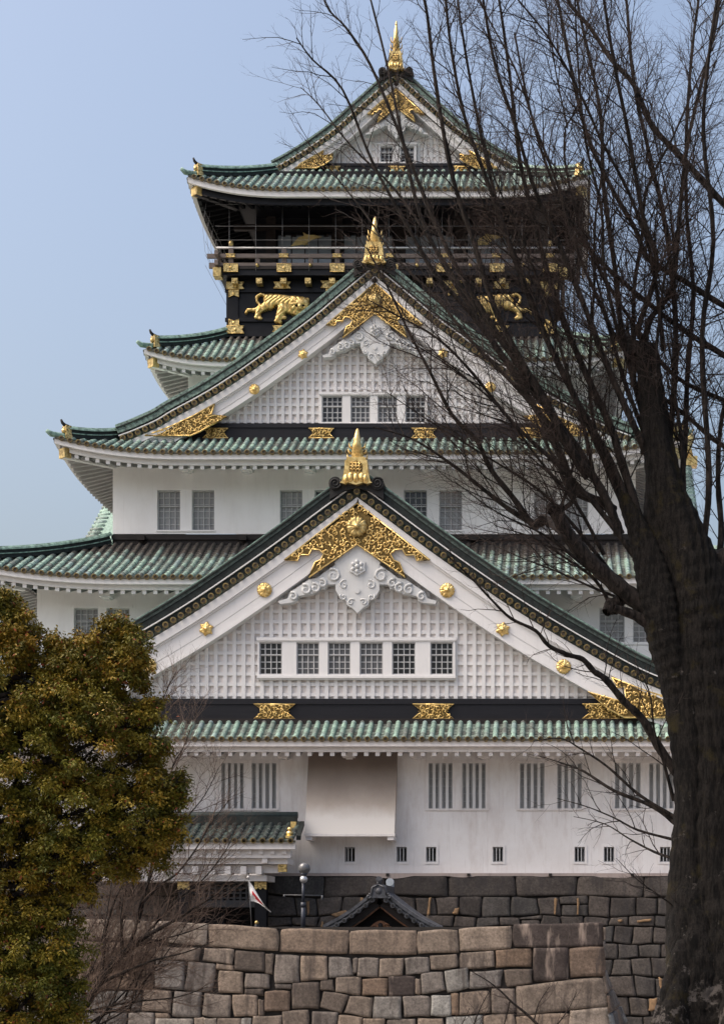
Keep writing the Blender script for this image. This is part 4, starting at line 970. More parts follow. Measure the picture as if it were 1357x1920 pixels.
# rows below the frame, and the flared return face on the right
for r_ in range(4):
    x = -150
    while x < 2290:
        w_ = R.uniform(90, 150); y0 = 745 + r_ * 95
        stone(mb, *[fpt(200 + a / 2.423, 1640 + b / 2.423) for a, b in ((x, y0), (min(x + w_, 2290), y0), (min(x + w_, 2290), y0 + 86), (x, y0 + 86))], (0, -1, .1), .028, .08); x += w_ + 4
for r_ in range(9):
    x = -820; y0 = 205 + r_ * 78 + (0 if r_ else 0); h_ = 90 if r_ == 0 else 72
    if r_ > 6: break
    while x < -158:
        w_ = R.uniform(95, 190) if r_ else 300; x1 = min(x + w_, -154)
        p = [fpt(200 + a / 2.423, 1640 + b / 2.423) for a, b in ((x, y0 + (0 if r_ else -4)), (x1, y0), (x1, y0 + h_ + 3), (x, y0 + h_ + 3))]
        if r_ == 0: cps.append((p, False))
        else: stone(mb, *p, (0, -1, .1), .028, .08)
        x = x1 + 4
def side(t, v): # t: 0 front edge .. 1 back, v: px row
    y = v; fx, fy, fz = fpt(1133 + max(0, (y - 1830)) * .10 + .02 * (y - 1735), y)
    return (fx + t * (0.006 * max(0, y - 1800) ** 1.0) * 1.0, fy + t * 7.0, fz)
y = 1738
while y < 2070:
    h_ = R.uniform(26, 42); t = 0
    while t < 1:
        t2 = min(1, t + R.uniform(.16, .26)); stone(mb, side(t, y), side(t2, y), side(t2, y + h_ - 3), side(t, y + h_ - 3), (1, 0, .1), .03, .08); t = t2 + .012
    y += h_
lx = X(60, DF)
mb2 = MB(); mb2.hexa([(X(-140, DF), DF - .35, -3.4), (X(1128, DF), DF - .35, -3.4), (X(1128, DF), DF + 6.5, -3.4), (X(-140, DF), DF + 6.5, -3.4), (X(-140, DF), DF + .16, ZT - .06), (X(1130, DF), DF + .16, ZT - .06), (X(1130, DF), DF + 6.5, ZT - .06), (X(-140, DF), DF + 6.5, ZT - .06)])
fr = thing("forward_rampart", "low rampart of pale tan blocks with a flat coping course", "stone wall", (X(700, DF), DF, -3.0))
mb2.build("rampart_core", M['joint'], fr); mb.build("wall_stones", M['stone_front'], fr)
for p, dark in cps: stone(cs if dark else cp, *p, (0, -1, .05), .02, .06)
for p, dark in cps: # tops of the coping
    a, b = Vector(p[0]), Vector(p[1]); cp.quad(tuple(a + Vector((0, .1, -.03))), tuple(b + Vector((0, .1, -.03))), tuple(b + Vector((0, 1.1, -.03))), tuple(a + Vector((0, 1.1, -.03))))
cp.build("coping_stones", M['stone_cope'], fr)
M['stone_stain'] = stone_mat("stained_granite", [(0, (0.065, 0.050, 0.045)), (.5, (0.055, 0.043, 0.040)), (1, (0.085, 0.066, 0.058))], (0.24, 0.19, 0.16), .9)
for q in sts: q.build("stained_stone", M['stone_stain'], fr)
cs.build("stained_coping", M['stone_stain'], fr)

# --- dark base of the tower
DB0 = 73.75
def bpt(px, py): return P(px, py, DB0 - 0.16 * max(0, (py - 1640)) * DB0 / F)
def rows(mb, chips, x0, x1, ys, wr, rnd, off=0.0):
    bounds = []
    for j, (a, b) in enumerate(zip(ys[:-1], ys[1:])):
        xs = [x0]
        while xs[-1] < x1: xs.append(xs[-1] + rnd.uniform(*wr[min(j, len(wr) - 1)]))
        xs[-1] = x1; bounds.append((a, b, xs))
    def wob(j, x): return 0 if j == 0 else (2.2 * math.sin(x * .031 + j * 2.1) + 1.6 * math.sin(x * .083 + j))
    for j, (a, b, xs) in enumerate(bounds):
        lean = [0] + [rnd.uniform(-3.0, 3.0) for _ in xs[2:]] + [0]
        for k in range(len(xs) - 1):
            l, r = xs[k], xs[k + 1]; g = .8
            pts = [(l + lean[k] + g, a + wob(j, l) + g), (r + lean[k + 1] - g, a + wob(j, r) + g), (r - lean[k + 1] - g, b + wob(j + 1, r) - g), (l - lean[k] + g, b + wob(j + 1, l) - g)]
            if j > 0 and rnd.random() < .16 and (r - l) > 30:       # split a block in two
                mth = (a + b) / 2 + rnd.uniform(-4, 4)
                stone(mb, bpt(*pts[0]), bpt(*pts[1]), bpt(pts[1][0], mth - .8), bpt(pts[0][0], mth - .8), (0, -1, .1), .035, .07, rnd=rnd)
                stone(mb, bpt(pts[3][0], mth + .8), bpt(pts[2][0], mth + .8), bpt(*pts[2]), bpt(*pts[3]), (0, -1, .1), .035, .07, rnd=rnd)
            else: stone(mb, *[bpt(*q) for q in pts], (0, -1, .1), .035, .07, rnd=rnd)
mb = MB(); rb = random.Random(5)
ysb = [1641, 1681, 1718, 1738, 1769, 1797, 1831, 1868, 1906, 1942, 1980, 2020]
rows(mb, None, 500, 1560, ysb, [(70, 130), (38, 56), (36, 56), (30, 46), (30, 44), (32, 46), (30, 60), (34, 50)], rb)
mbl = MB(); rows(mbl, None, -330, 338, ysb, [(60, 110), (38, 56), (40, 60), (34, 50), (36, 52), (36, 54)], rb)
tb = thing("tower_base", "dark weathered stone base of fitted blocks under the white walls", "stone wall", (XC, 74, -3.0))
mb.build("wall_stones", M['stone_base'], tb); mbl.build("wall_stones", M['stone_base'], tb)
cr = MB(); top = Z(1639.5, W1)
for a, b in ((500, 1560), (-330, 338)):
    c = [bpt(a, 1642), bpt(b, 1642), bpt(b, 2030), bpt(a, 2030)]; c = [(x, y + .16, z) for x, y, z in c]
    cr.hexa([c[3], c[2], (c[2][0], 78, c[2][2]), (c[3][0], 78, c[3][2]), c[0], c[1], (c[1][0], 78, c[1][2]), (c[0][0], 78, c[0][2])])
cr.box(X(330, 74), X(505, 74), 76.5, 77, -3, top)
cr.build("base_core", M['joint'], tb)
mt = MB(); xs = np.arange(488, 1561, 6.0); vs = []
for x in xs:
    yb_ = 1642.5 + 2.2 * max(0, math.sin(x * .045) + .6 * math.sin(x * .017 + 1) - .35) * 2
    D_ = DB0 - .035; vs += [P(x, 1637.2, D_), P(x, yb_, D_), P(x, yb_, D_ + .5), P(x, 1637.2, D_ + .5)]
mt.add(vs, [(4 * i + j, 4 * i + (j + 1) % 4, 4 * i + 4 + (j + 1) % 4, 4 * i + 4 + j) for i in range(len(xs) - 1) for j in range(4)])
mt.build("mortar_bed", plaster("pinkish_mortar", (0.40, 0.33, 0.30), (0.25, 0.21, 0.2), .6), tb)
for q in (726, 878, 1031, 1185):
    m = MB(); m.pbox(q - 3, q + 3, 1637.5, 1642.5, DB0 - .10, 0, .1); m.build("drain_hole", M['joint'], tb)
ck = MB()
for pts in (((804, 1683), (808, 1683), (806, 1716), (801, 1716)), ((852, 1704), (860, 1702), (859, 1715), (848, 1713)), ((1038, 1684), (1044, 1685), (1041, 1716), (1039, 1714)), ((1081, 1684), (1085, 1684), (1084, 1716), (1081, 1715)),
            ((620, 1714), (650, 1706), (655, 1714), (630, 1720)), ((676, 1683), (682, 1683), (680, 1700), (677, 1700)), ((1157, 1725), (1166, 1723), (1165, 1728), (1160, 1730)), ((1193, 1726), (1221, 1722), (1219, 1727), (1194, 1730)),
            ((1216, 1873), (1231, 1871), (1229, 1893), (1215, 1896)), ((1233, 1832), (1240, 1834), (1240, 1860), (1236, 1850)), ((576, 1690), (581, 1690), (580, 1714), (577, 1716)), ((603, 1728), (607, 1728), (606, 1740), (602, 1740))):
    stone(ck, *[tuple(Vector(bpt(*p)) + Vector((0, -.11, 0))) for p in pts], (0, -1, 0), .01, .05)
ck.build("filler_chips", M['chip'], tb)

# ------------------------------------------------------------------ roofed gate at the left of the base
gt = thing("roofed_gate", "small tiled gate roof with white rafters over a dark gateway beside the stone base", "gate", (X(380, 72), 72, Z(1740, 72)))
xa, xb, DE, DR = X(180, 70.6), X(554, 70.6), 70.6, 72.8; zE, zR = Z(1577, DE), Z(1550, DR) + .1
rf = MB(); u = xb - .2
def gz_(s): q = s / (DR - DE); return zE + (zR - zE) * (.8 * q + .2 * q * q)
while u > xa:
    for k in range(5):
        s0, s1 = (DR - DE) * k / 5, (DR - DE) * (k + 1) / 5 + .02; vs = []
        for s_, r_ in ((s0, .12), (s1, .105)):
            for j in range(6): a = math.pi * j / 5; vs.append((u + r_ * math.cos(a), DE + s_ - .25 * r_ * math.sin(a), gz_(s_) + .02 + r_ * math.sin(a)))
        rf.add(vs, [(j, j + 1, 7 + j, 6 + j) for j in range(5)], 0, True)
        rf.add([(u - .37 + .09, DE + s0, gz_(s0) + .035), (u - .09, DE + s0, gz_(s0) + .035), (u - .09, DE + s1, gz_(s1)), (u - .28, DE + s1, gz_(s1)), (u - .28, DE + s0, gz_(s0) - .03), (u - .09, DE + s0, gz_(s0) - .03)], [(0, 1, 2, 3), (4, 5, 1, 0)], 0)
    z0 = gz_(0) + .02; vs = [(u + rr_ * math.cos(6.283 * q / 12), DE + yy, z0 + rr_ * math.sin(6.283 * q / 12)) for rr_, yy in ((.12, .03), (.12, -.05), (.08, -.055), (.07, -.02)) for q in range(12)]
    rf.add(vs, [(i * 12 + q, i * 12 + (q + 1) % 12, (i + 1) * 12 + (q + 1) % 12, (i + 1) * 12 + q) for i in range(3) for q in range(12)], 1); rf.add(vs[36:], [tuple(range(12))], 2)
    u -= .372
rf.box(xa, xb, DE - .02, DE + .04, zE - .06, zE + .03, 3)
gr = rf.build("gate_roof", [M['tile_dark'], M['ring'], M['ringc'], M['lip']], gt)
mb = MB(); mb.box(xa, xb - .3, DR - .15, DR + .4, zR - .05, zR + .32, 0); mb.tube([(xa, DR + .1, zR + .38), (xb - .25, DR + .1, zR + .38)], .14, 8, 1)
mb.sweep([(xb - .05, DR, zR + .05), (xb, DE + 1, gz_(1) + .08), (xb + .12, DE, zE + .14)], [(-.09, -.1), (.09, -.1), (.08, .08), (-.08, .08)], 0); mb.build("gate_ridge", [M['verge_dark'], M['tile_dark']], gr)
mb = MB(); mb.pbox(546, 556, 1541, 1556, DR - .3, -.15, .3); mb.ball(P(543, 1563, DE + .5), .15, 0, 10, 7, (1, 1, .9)); mb.ball(P(543, 1555, DE + .5), .1, 0, 8, 6); mb.pbox(537, 550, 1567, 1572, DE + .5, -.2, .2); mb.build("gilded_knob", M['gold'], gr)
mb = MB(); mb.box(xa, xb - .02, DE + .08, DE + .3, zE - .32, zE - .07); mb.box(xa, xb - .25, DE + .35, DE + .6, zE - .66, zE - .32)
u = xb - .5
while u > xa: mb.box(u - .085, u + .085, DE + .25, DE + 2, zE - .50, zE - .335); u -= .465
mb.box(xa, xb - .4, DE + .6, DE + 2.2, zE - .9, zE - .68); mb.pbox(492, 502, 1604, 1618, DE + .5, -.1, .5)
mb.box(xa, xb - .8, DE + .9, DE + 1.5, zE - 1.25, zE - .93)
for q in (308, 337, 366, 397, 427, 456, 485): mb.pbox(q - 5.5, q + 5.5, 1624, 1639, DE + .6, 0, .8)
mb.box(xa, X(500, DE + 1), DE + 1.0, DE + 3.5, Z(1652, DE + 1), Z(1641, DE + 1)); mb.build("gate_rafter_row", M['trim_low'], gt)
mb = MB(); mb.pbox(522, 538, 1616, 1635, DE + .8, -.1, .1); mb.build("gilded_beam_end", M['gold_pat'], gt)
for q in (334, 478):
    mb = MB(); mb.pbox(q, q + 21, 1652, 1760, 72, 0, .5); o = mb.build("gate_post", M['black'], gt)
    mb = MB(); a, b = X(q - .5, 71.95), X(q + 22, 71.95); z1 = Z(1653, 71.95); z0 = Z(1668, 71.95); n = 5
    mb.prism([(a, z1), (a, z0)] + [(a + (b - a) * (i + .5) / n, z0 + (.08 if i % 2 else 0)) for i in range(n)] + [(b, z0), (b, z1)], 71.9, 71.97, 0); mb.build("gilded_post_cap", M['gold_pat'], o)
mb = MB(); mb.pbox(356, 478, 1688, 1701, 72.2, 0, .3); mb.pbox(356, 478, 1652, 1657, 72.2, 0, .3)
for k in range(11): q = 356 + k * 11.6; mb.pbox(q, q + 4, 1657, 1688, 72.3, 0, .1)
for k in range(3): mb.pbox(356, 478, 1663 + k * 9.5, 1666.5 + k * 9.5, 72.33, 0, .1)
mb.build("gate_transom", simple("dark_gate_wood", (0.022, 0.022, 0.026), .5, 0, .3, 4), gt)
mb = MB(); mb.pbox(350, 480, 1650, 1765, 75.5, 0, .1); mb.build("gateway_back", M['black'], gt)
mb = MB(); mb.pbox(356, 420, 1701, 1765, 73.2, 0, .12); mb.build("gate_leaf", M['black'], gt)

# ------------------------------------------------------------------ well house roof behind the forward rampart
wh = thing("well_house", "dark tiled gable roof of a small well house rising behind the coping", "roofed well", (X(711, 67), 67, ZT - .1))
D = 67; s = D / F; xw = X(711.5, D)
cur = smooth_curve([(xw - 100 * s, Z(1746, D)), (xw - 75 * s, Z(1733, D)), (xw - 45 * s, Z(1714, D)), (xw - 18 * s, Z(1693, D)), (xw, Z(1679, D))], 4); cur = cur + [(2 * xw - x, z) for x, z in cur[::-1][1:]]
mb = MB(); mb.strip(cur, -.02, .14, D - .1, D + 4.2, 0); mb.strip(cur, .14, .26, D - .2, D + .25, 0); mb.strip(cur, .02, .08, D - .2, D - .1, 0)
for x, z in resample(offs(cur, .02), .33, .16): mb.disc((x, z), .095, D - .26, D + .1, 12, 0); mb.disc((x, z), .055, D - .28, D - .25, 10, 1)
for k in range(11):
    y = D + .5 + k * .36; o_ = offs(cur, .16); h_ = len(o_) // 2
    mb.tube([(x, y, z) for x, z in o_[:h_ + 1]], .08, 6, 0, False); mb.tube([(x, y, z) for x, z in o_[h_:]], .08, 6, 0, False)
mb.box(xw - .16, xw + .16, D - .1, D + 4.2, Z(1679, D) + .1, Z(1679, D) + .42, 0); wr = mb.build("well_roof", [M['grey_tile'], M['oni']], wh)
mb = MB(); pr = [(-24, 1684), (-21, 1679), (-16, 1679), (-14, 1664), (-9, 1659), (0, 1658)]
pr = [(xw + a * s, Z(b, D)) for a, b in pr] + [(xw - a * s, Z(b, D)) for a, b in pr[::-1][1:]]; mb.prism(pr, D - .3, D - .05, 0)
for sx in (-1, 1): mb.tube(spiral((xw + sx * 19 * s, Z(1681, D)), .11, 1.2, 1.5, sx, D - .3, 12), .03, 5, 0); mb.tube([(xw + sx * 14 * s, D - .32, Z(1679, D)), (xw + sx * 12 * s, D - .32, Z(1664, D)), (xw, D - .32, Z(1659, D))], .03, 5, 0)
mb.disc((xw, Z(1649, D)), .115, D - .35, D + .1, 14, 0); mb.disc((xw, Z(1649, D)), .07, D - .38, D - .34, 12, 0); mb.tube([(xw, D - .15, Z(1658, D)), (xw, D - .15, Z(1653, D))], .09, 8, 0)
mb.ball((xw, D - .28, Z(1671, D)), .14, 0, 9, 6, (1, .5, 1)); mb.build("ridge_end_tile", M['grey_tile'], wr)
mb = MB(); mb.disc((xw, Z(1679, D) + .62), .16, D + 4.0, D + 4.3, 12, 0); mb.box(xw - .15, xw + .15, D + 4.05, D + 4.3, Z(1679, D) + .2, Z(1679, D) + .6); mb.build("rear_ridge_end", simple("pale_ridge_tile", (.38, .42, .46), .5, 0, .2, 5), wr)
mb = MB(); mb.strip(cur, -.30, -.04, D + .05, D + .15, 0); mb.strip(cur, -.36, -.31, D + .12, D + .2, 1); mb.build("well_barge_board", [M['darkbrown'], M['wood_orange']], wh)
mb = MB(); poly = [p for p in offs(cur, -.3) if p[1] > ZT - .3]; mb.prism([(poly[0][0], ZT - .5)] + poly + [(poly[-1][0], ZT - .5)], D + .8, D + .9, 0); mb.build("well_gable", M['darkbrown'], wh)
mb = MB(); gp = [(-22, 1745), (-20, 1738), (-12, 1731), (-5, 1727), (0, 1726)]; gp = [(xw + a * s, Z(b, D)) for a, b in gp] + [(xw - a * s, Z(b, D)) for a, b in gp[::-1][1:]]
mb.prism(gp, D + .3, D + .4, 0)
for sx in (-1, 1): mb.tube(spiral((xw + sx * 11 * s, Z(1738, D)), .13, 1.2, .5, sx, D + .28, 12), .03, 5, 1)
mb.ball((xw, D + .3, Z(1737, D)), .11, 2, 8, 6, (1, .6, 1.3)); mb.build("carved_pendant", [M['wood_orange'], M['wood_orange'], M['darkbrown']], wh)
mb = MB()
for sx in (-1, 1):
    for y in (D + .6, D + 3.6): mb.box(xw + sx * 1.0 - .11, xw + sx * 1.0 + .11, y - .11, y + .11, ZT - 1.2, ZT + .6)
mb.build("well_posts", M['darkbrown'], wh)

# ------------------------------------------------------------------ lamp post and flag
M['pole_grey'] = simple("grey_painted_steel", (0.09, 0.093, 0.10), .45, .2, .2, 4)
D = 66.0; s = D / F; lp = thing("lamp_post", "tall dark lamp post with a round grey globe and a cross bar", "street lamp", (X(568.5, D), D, ZT - .1))
mb = MB(); x = X(568.5, D); mb.tube([(x, D, ZT - .2), (x, D, Z(1695, D))], .085, 10, 0); mb.tube([(x, D, Z(1695, D)), (x, D, Z(1655, D))], .055, 10, 0); mb.tube([(x, D, Z(1701, D)), (x, D, Z(1692, D))], .10, 10, 0); mb.build("pole", M['pole_blue'], lp)
mb = MB(); mb.tube([(X(531, D), D, Z(1678, D)), (X(606, D), D, Z(1679, D))], .018, 6, 0); mb.tube([(X(604, D), D, Z(1679, D)), (X(604, D), D, Z(1688, D))], .04, 6, 0); mb.tube([(X(533, D), D, Z(1678, D)), (X(533, D), D, Z(1682, D))], .04, 6, 0); mb.build("cross_bar", M['pole_grey'], lp)
mb = MB(); mb.ball((X(570.5, D), D, Z(1628, D)), .225, 0, 20, 14); g_ = mb.build("globe", M['globe'], lp)
mb = MB(); mb.tube([(X(570, D), D, Z(1642, D)), (X(570.3, D), D, Z(1637, D))], [.10, .14], 12, 0); mb.build("collar", M['pole_blue'], lp)
mb = MB(); mb.ball((X(569.4, D), D, Z(1648.5, D)), .145, 0, 16, 10); mb.build("lower_globe", M['steel'], lp)
D = 63.2; fp = thing("flag_pole", "thin staff with a drooping white and red flag before the gateway", "flag", (X(471, D), D, ZT - .05))
mb = MB(); mb.tube([P(472, 1742, D), P(470, 1705, D), P(465.5, 1646, D)], .014, 6, 0); mb.build("staff", M['pole_grey'], fp)
mb = MB(); mb.ball(P(465.3, 1644.5, D), .05, 0, 9, 6); mb.build("finial", M['flag_white'], fp)
mb = MB(); mb.ball(P(481.5, 1730, D), .075, 1, 10, 7); mb.tube([P(481.5, 1745, D), P(481.5, 1733, D)], .085, 10, 0); mb.build("staff_foot", [M['black'], M['gold_old']], fp)
fl = MB(); a0 = [(466, 1650), (474, 1661), (486, 1682), (496, 1698), (508.5, 1709)]; a1 = [(470.5, 1690), (476, 1690), (486, 1694), (497, 1702), (507.5, 1711)]; vs = []; nu, nv = 13, 9
for i in range(nu):
    t = i / (nu - 1) * 4; k = min(3, int(t)); f = t - k
    p = [a0[k][j] + (a0[k + 1][j] - a0[k][j]) * f for j in (0, 1)]; q = [a1[k][j] + (a1[k + 1][j] - a1[k][j]) * f for j in (0, 1)]
    for j in range(nv): v = j / (nv - 1); vs.append(P(p[0] + (q[0] - p[0]) * v, p[1] + (q[1] - p[1]) * v, D - .02 + .10 * math.sin(v * 7 + i * .5) * (.3 + i / nu)))
for i in range(nu - 1):
    for j in range(nv - 1):
        d_ = math.hypot((i - 4.8) / 3.2, (j - 3.6) / 1.6) < 1.0
        fl.add([vs[i * nv + j], vs[i * nv + j + 1], vs[(i + 1) * nv + j + 1], vs[(i + 1) * nv + j]], [(0, 1, 2, 3)], 1 if d_ else 0, True)
fl.build("flag", [M['flag_white'], M['flag_red']], fp)
# ------------------------------------------------------------------ trees
def bark(name, c1, c2, lichen=None, moss=None, stretch=(6, 6, 1.2), k=1.0):
    m, N, L, b = nodes(name)
    n = noise(N, L, 2.0 * k, 7, 0.7, stretch); r = ramp(N, [(0.43, c1), (0.53, c2)]); L.new(n.outputs[0], r.inputs[0]); c = r.outputs[0]
    n5 = noise(N, L, 9.0 * k, 6, .75, (2, 2, .7)); r5_ = ramp(N, [(.34, (.25,) * 3), (.62, (1.5,) * 3)]); L.new(n5.outputs[0], r5_.inputs[0]); c = mixc(N, L, .85, c, r5_.outputs[0], 'MULTIPLY')
    if moss:
        n2 = noise(N, L, 2.2, 6, 0.7); r2 = ramp(N, [(0.55, (0, 0, 0)), (0.68, (.8,) * 3)]); L.new(n2.outputs[0], r2.inputs[0]); c = mixc(N, L, r2.outputs[0], c, moss)
    if lichen:
        n3 = noise(N, L, 3.2, 6, 0.75); tc = N.new("ShaderNodeTexCoord"); sp = N.new("ShaderNodeSeparateXYZ"); L.new(tc.outputs['Object'], sp.inputs[0])
        mr = N.new("ShaderNodeMapRange"); mr.inputs[1].default_value = 0.6; mr.inputs[2].default_value = 3.2; mr.inputs[3].default_value = 0.09; mr.inputs[4].default_value = -0.05; L.new(sp.outputs['Z'], mr.inputs[0])
        ad = N.new("ShaderNodeMath"); ad.operation = 'ADD'; L.new(n3.outputs[0], ad.inputs[0]); L.new(mr.outputs[0], ad.inputs[1])
        r3 = ramp(N, [(0.60, (0, 0, 0)), (0.66, (.85,) * 3)]); L.new(ad.outputs[0], r3.inputs[0]); c = mixc(N, L, r3.outputs[0], c, lichen)
    L.new(c, b.inputs['Base Color']); b.inputs['Roughness'].default_value = .9; b.inputs['Specular IOR Level'].default_value = .2
    bump(N, L, b, n5.outputs[0], 1.0, .06); return m
M['bark'] = bark("furrowed_bark", (0.0018, 0.0015, 0.0013), (0.0135, 0.011, 0.0096), (0.11, 0.097, 0.09), (0.036, 0.028, 0.008), (4, 4, .6), 2.4)
M['limb'] = bark("dark_limb_bark", (0.007, 0.0056, 0.005), (0.030, 0.0235, 0.0205))
M['twig'] = simple("twig_bark", (0.058, 0.040, 0.034), .8, 0, .45, 2, (0.024, 0.017, 0.015), (1, 1, 1), 0, .2)
M['twig_pale'] = simple("pale_twig_bark", (0.14, 0.10, 0.08), .8, 0, .6, 3, (0.05, 0.032, 0.025), (1, 1, 1), 0, .2)
class Branches:
    """polylines in photo pixels plus a depth offset (also in pixels); converted to tubes about the depth D"""
    def __init__(s, D): s.D = D; s.L = []
    def w(s, p):
        D = s.D + p[2] * s.D / F
        return ((p[0] - CX) * D / F, D, EYE + (CY - p[1]) * D / F)
    def add(s, pts, rad): s.L.append((pts, rad))
    def mesh(s, name, mat, parent, lo, hi, n):
        V = []; Q = []; k = 0; sc = s.D / F; ca = [(math.cos(2 * math.pi * j / n), math.sin(2 * math.pi * j / n)) for j in range(n)]
        for pts, rad in s.L:
            if not (lo <= rad[0] < hi): continue
            m = len(pts); prev = None
            for i, p in enumerate(pts):
                a, b = pts[max(i - 1, 0)], pts[min(i + 1, m - 1)]; t = Vector((b[0] - a[0], b[2] - a[2], a[1] - b[1])); t = t.normalized() if t.length > 1e-6 else Vector((0, 0, 1))
                if prev is None: prev = t.orthogonal().normalized()
                e = prev - t * prev.dot(t); e = e.normalized() if e.length > 1e-5 else t.orthogonal().normalized(); prev = e; f = t.cross(e)
                c = s.w(p); r = rad[i] * sc
                for q0, q1 in ca: V.append((c[0] + (e.x * q0 + f.x * q1) * r, c[1] + (e.y * q0 + f.y * q1) * r, c[2] + (e.z * q0 + f.z * q1) * r))
            for i in range(m - 1):
                for j in range(n): Q.append((k + i * n + j, k + i * n + (j + 1) % n, k + (i + 1) * n + (j + 1) % n, k + (i + 1) * n + j))
            k += m * n
        return np_mesh(name, V, Q, mat, parent, smooth=True) if Q else None
def along(pts, t):
    t *= len(pts) - 1; i = min(int(t), len(pts) - 2); f = t - i; a, b = pts[i], pts[i + 1]
    return tuple(x + (y - x) * f for x, y in zip(a, b)), tuple(y - x for x, y in zip(a, b)), i + f
def nrm3(v): l = math.sqrt(sum(x * x for x in v)) or 1; return tuple(x / l for x in v)
def shoot(B, p, d, L, r, rnd, up=0.25, wob=0.10, seg=5, rend=0.35):
    d = nrm3(d); pts = [p]; q = p
    for i in range(seg):
        d = nrm3((d[0] + rnd.gauss(0, wob), d[1] + rnd.gauss(0, wob) - up / seg, d[2] + rnd.gauss(0, wob)))
        q = tuple(a + b * L / seg for a, b in zip(q, d)); pts.append(q)
    B.add(pts, [r * (1 - (1 - rend) * i / seg) for i in range(seg + 1)]); return pts
def ramify(B, pts, rad, lv, rnd, spec):
    """side shoots along a branch, then shoots of those"""
    if lv >= len(spec): return
    gap, l0, l1, rr, amin, amax, up, t0 = spec[lv]
    plen = sum(math.dist(a, b) for a, b in zip(pts[:-1], pts[1:])); n = max(1, int(plen / gap)); sgn = rnd.choice((-1, 1))
    for i in range(n):
        t = t0 + (1 - t0) * (i + rnd.random()) / n
        if t >= .999: continue
        p, d, fi = along(pts, t); d = nrm3(d); sgn = -sgn if rnd.random() < .75 else sgn
        a = math.radians(rnd.uniform(amin, amax)) * sgn; ca, sa = math.cos(a), math.sin(a)
        d2 = (d[0] * ca - d[1] * sa, d[0] * sa + d[1] * ca, d[2] + rnd.uniform(-.7, .7) * abs(sa) * 1.6)
        L = rnd.uniform(l0, l1) * (1.15 - .55 * t); j = int(fi); pr = rad[j] + (rad[min(j + 1, len(rad) - 1)] - rad[j]) * (fi - j)
        r = min(max(rr * (L / l1) ** .5, .40), pr * .75)
        q = shoot(B, p, d2, L, r, rnd, up, .155 if lv < 2 else .13, 5 if lv == 0 else 4 if lv == 1 else 3)
        ramify(B, q, [r * (1 - .65 * k / (len(q) - 1)) for k in range(len(q))], lv + 1, rnd, spec)

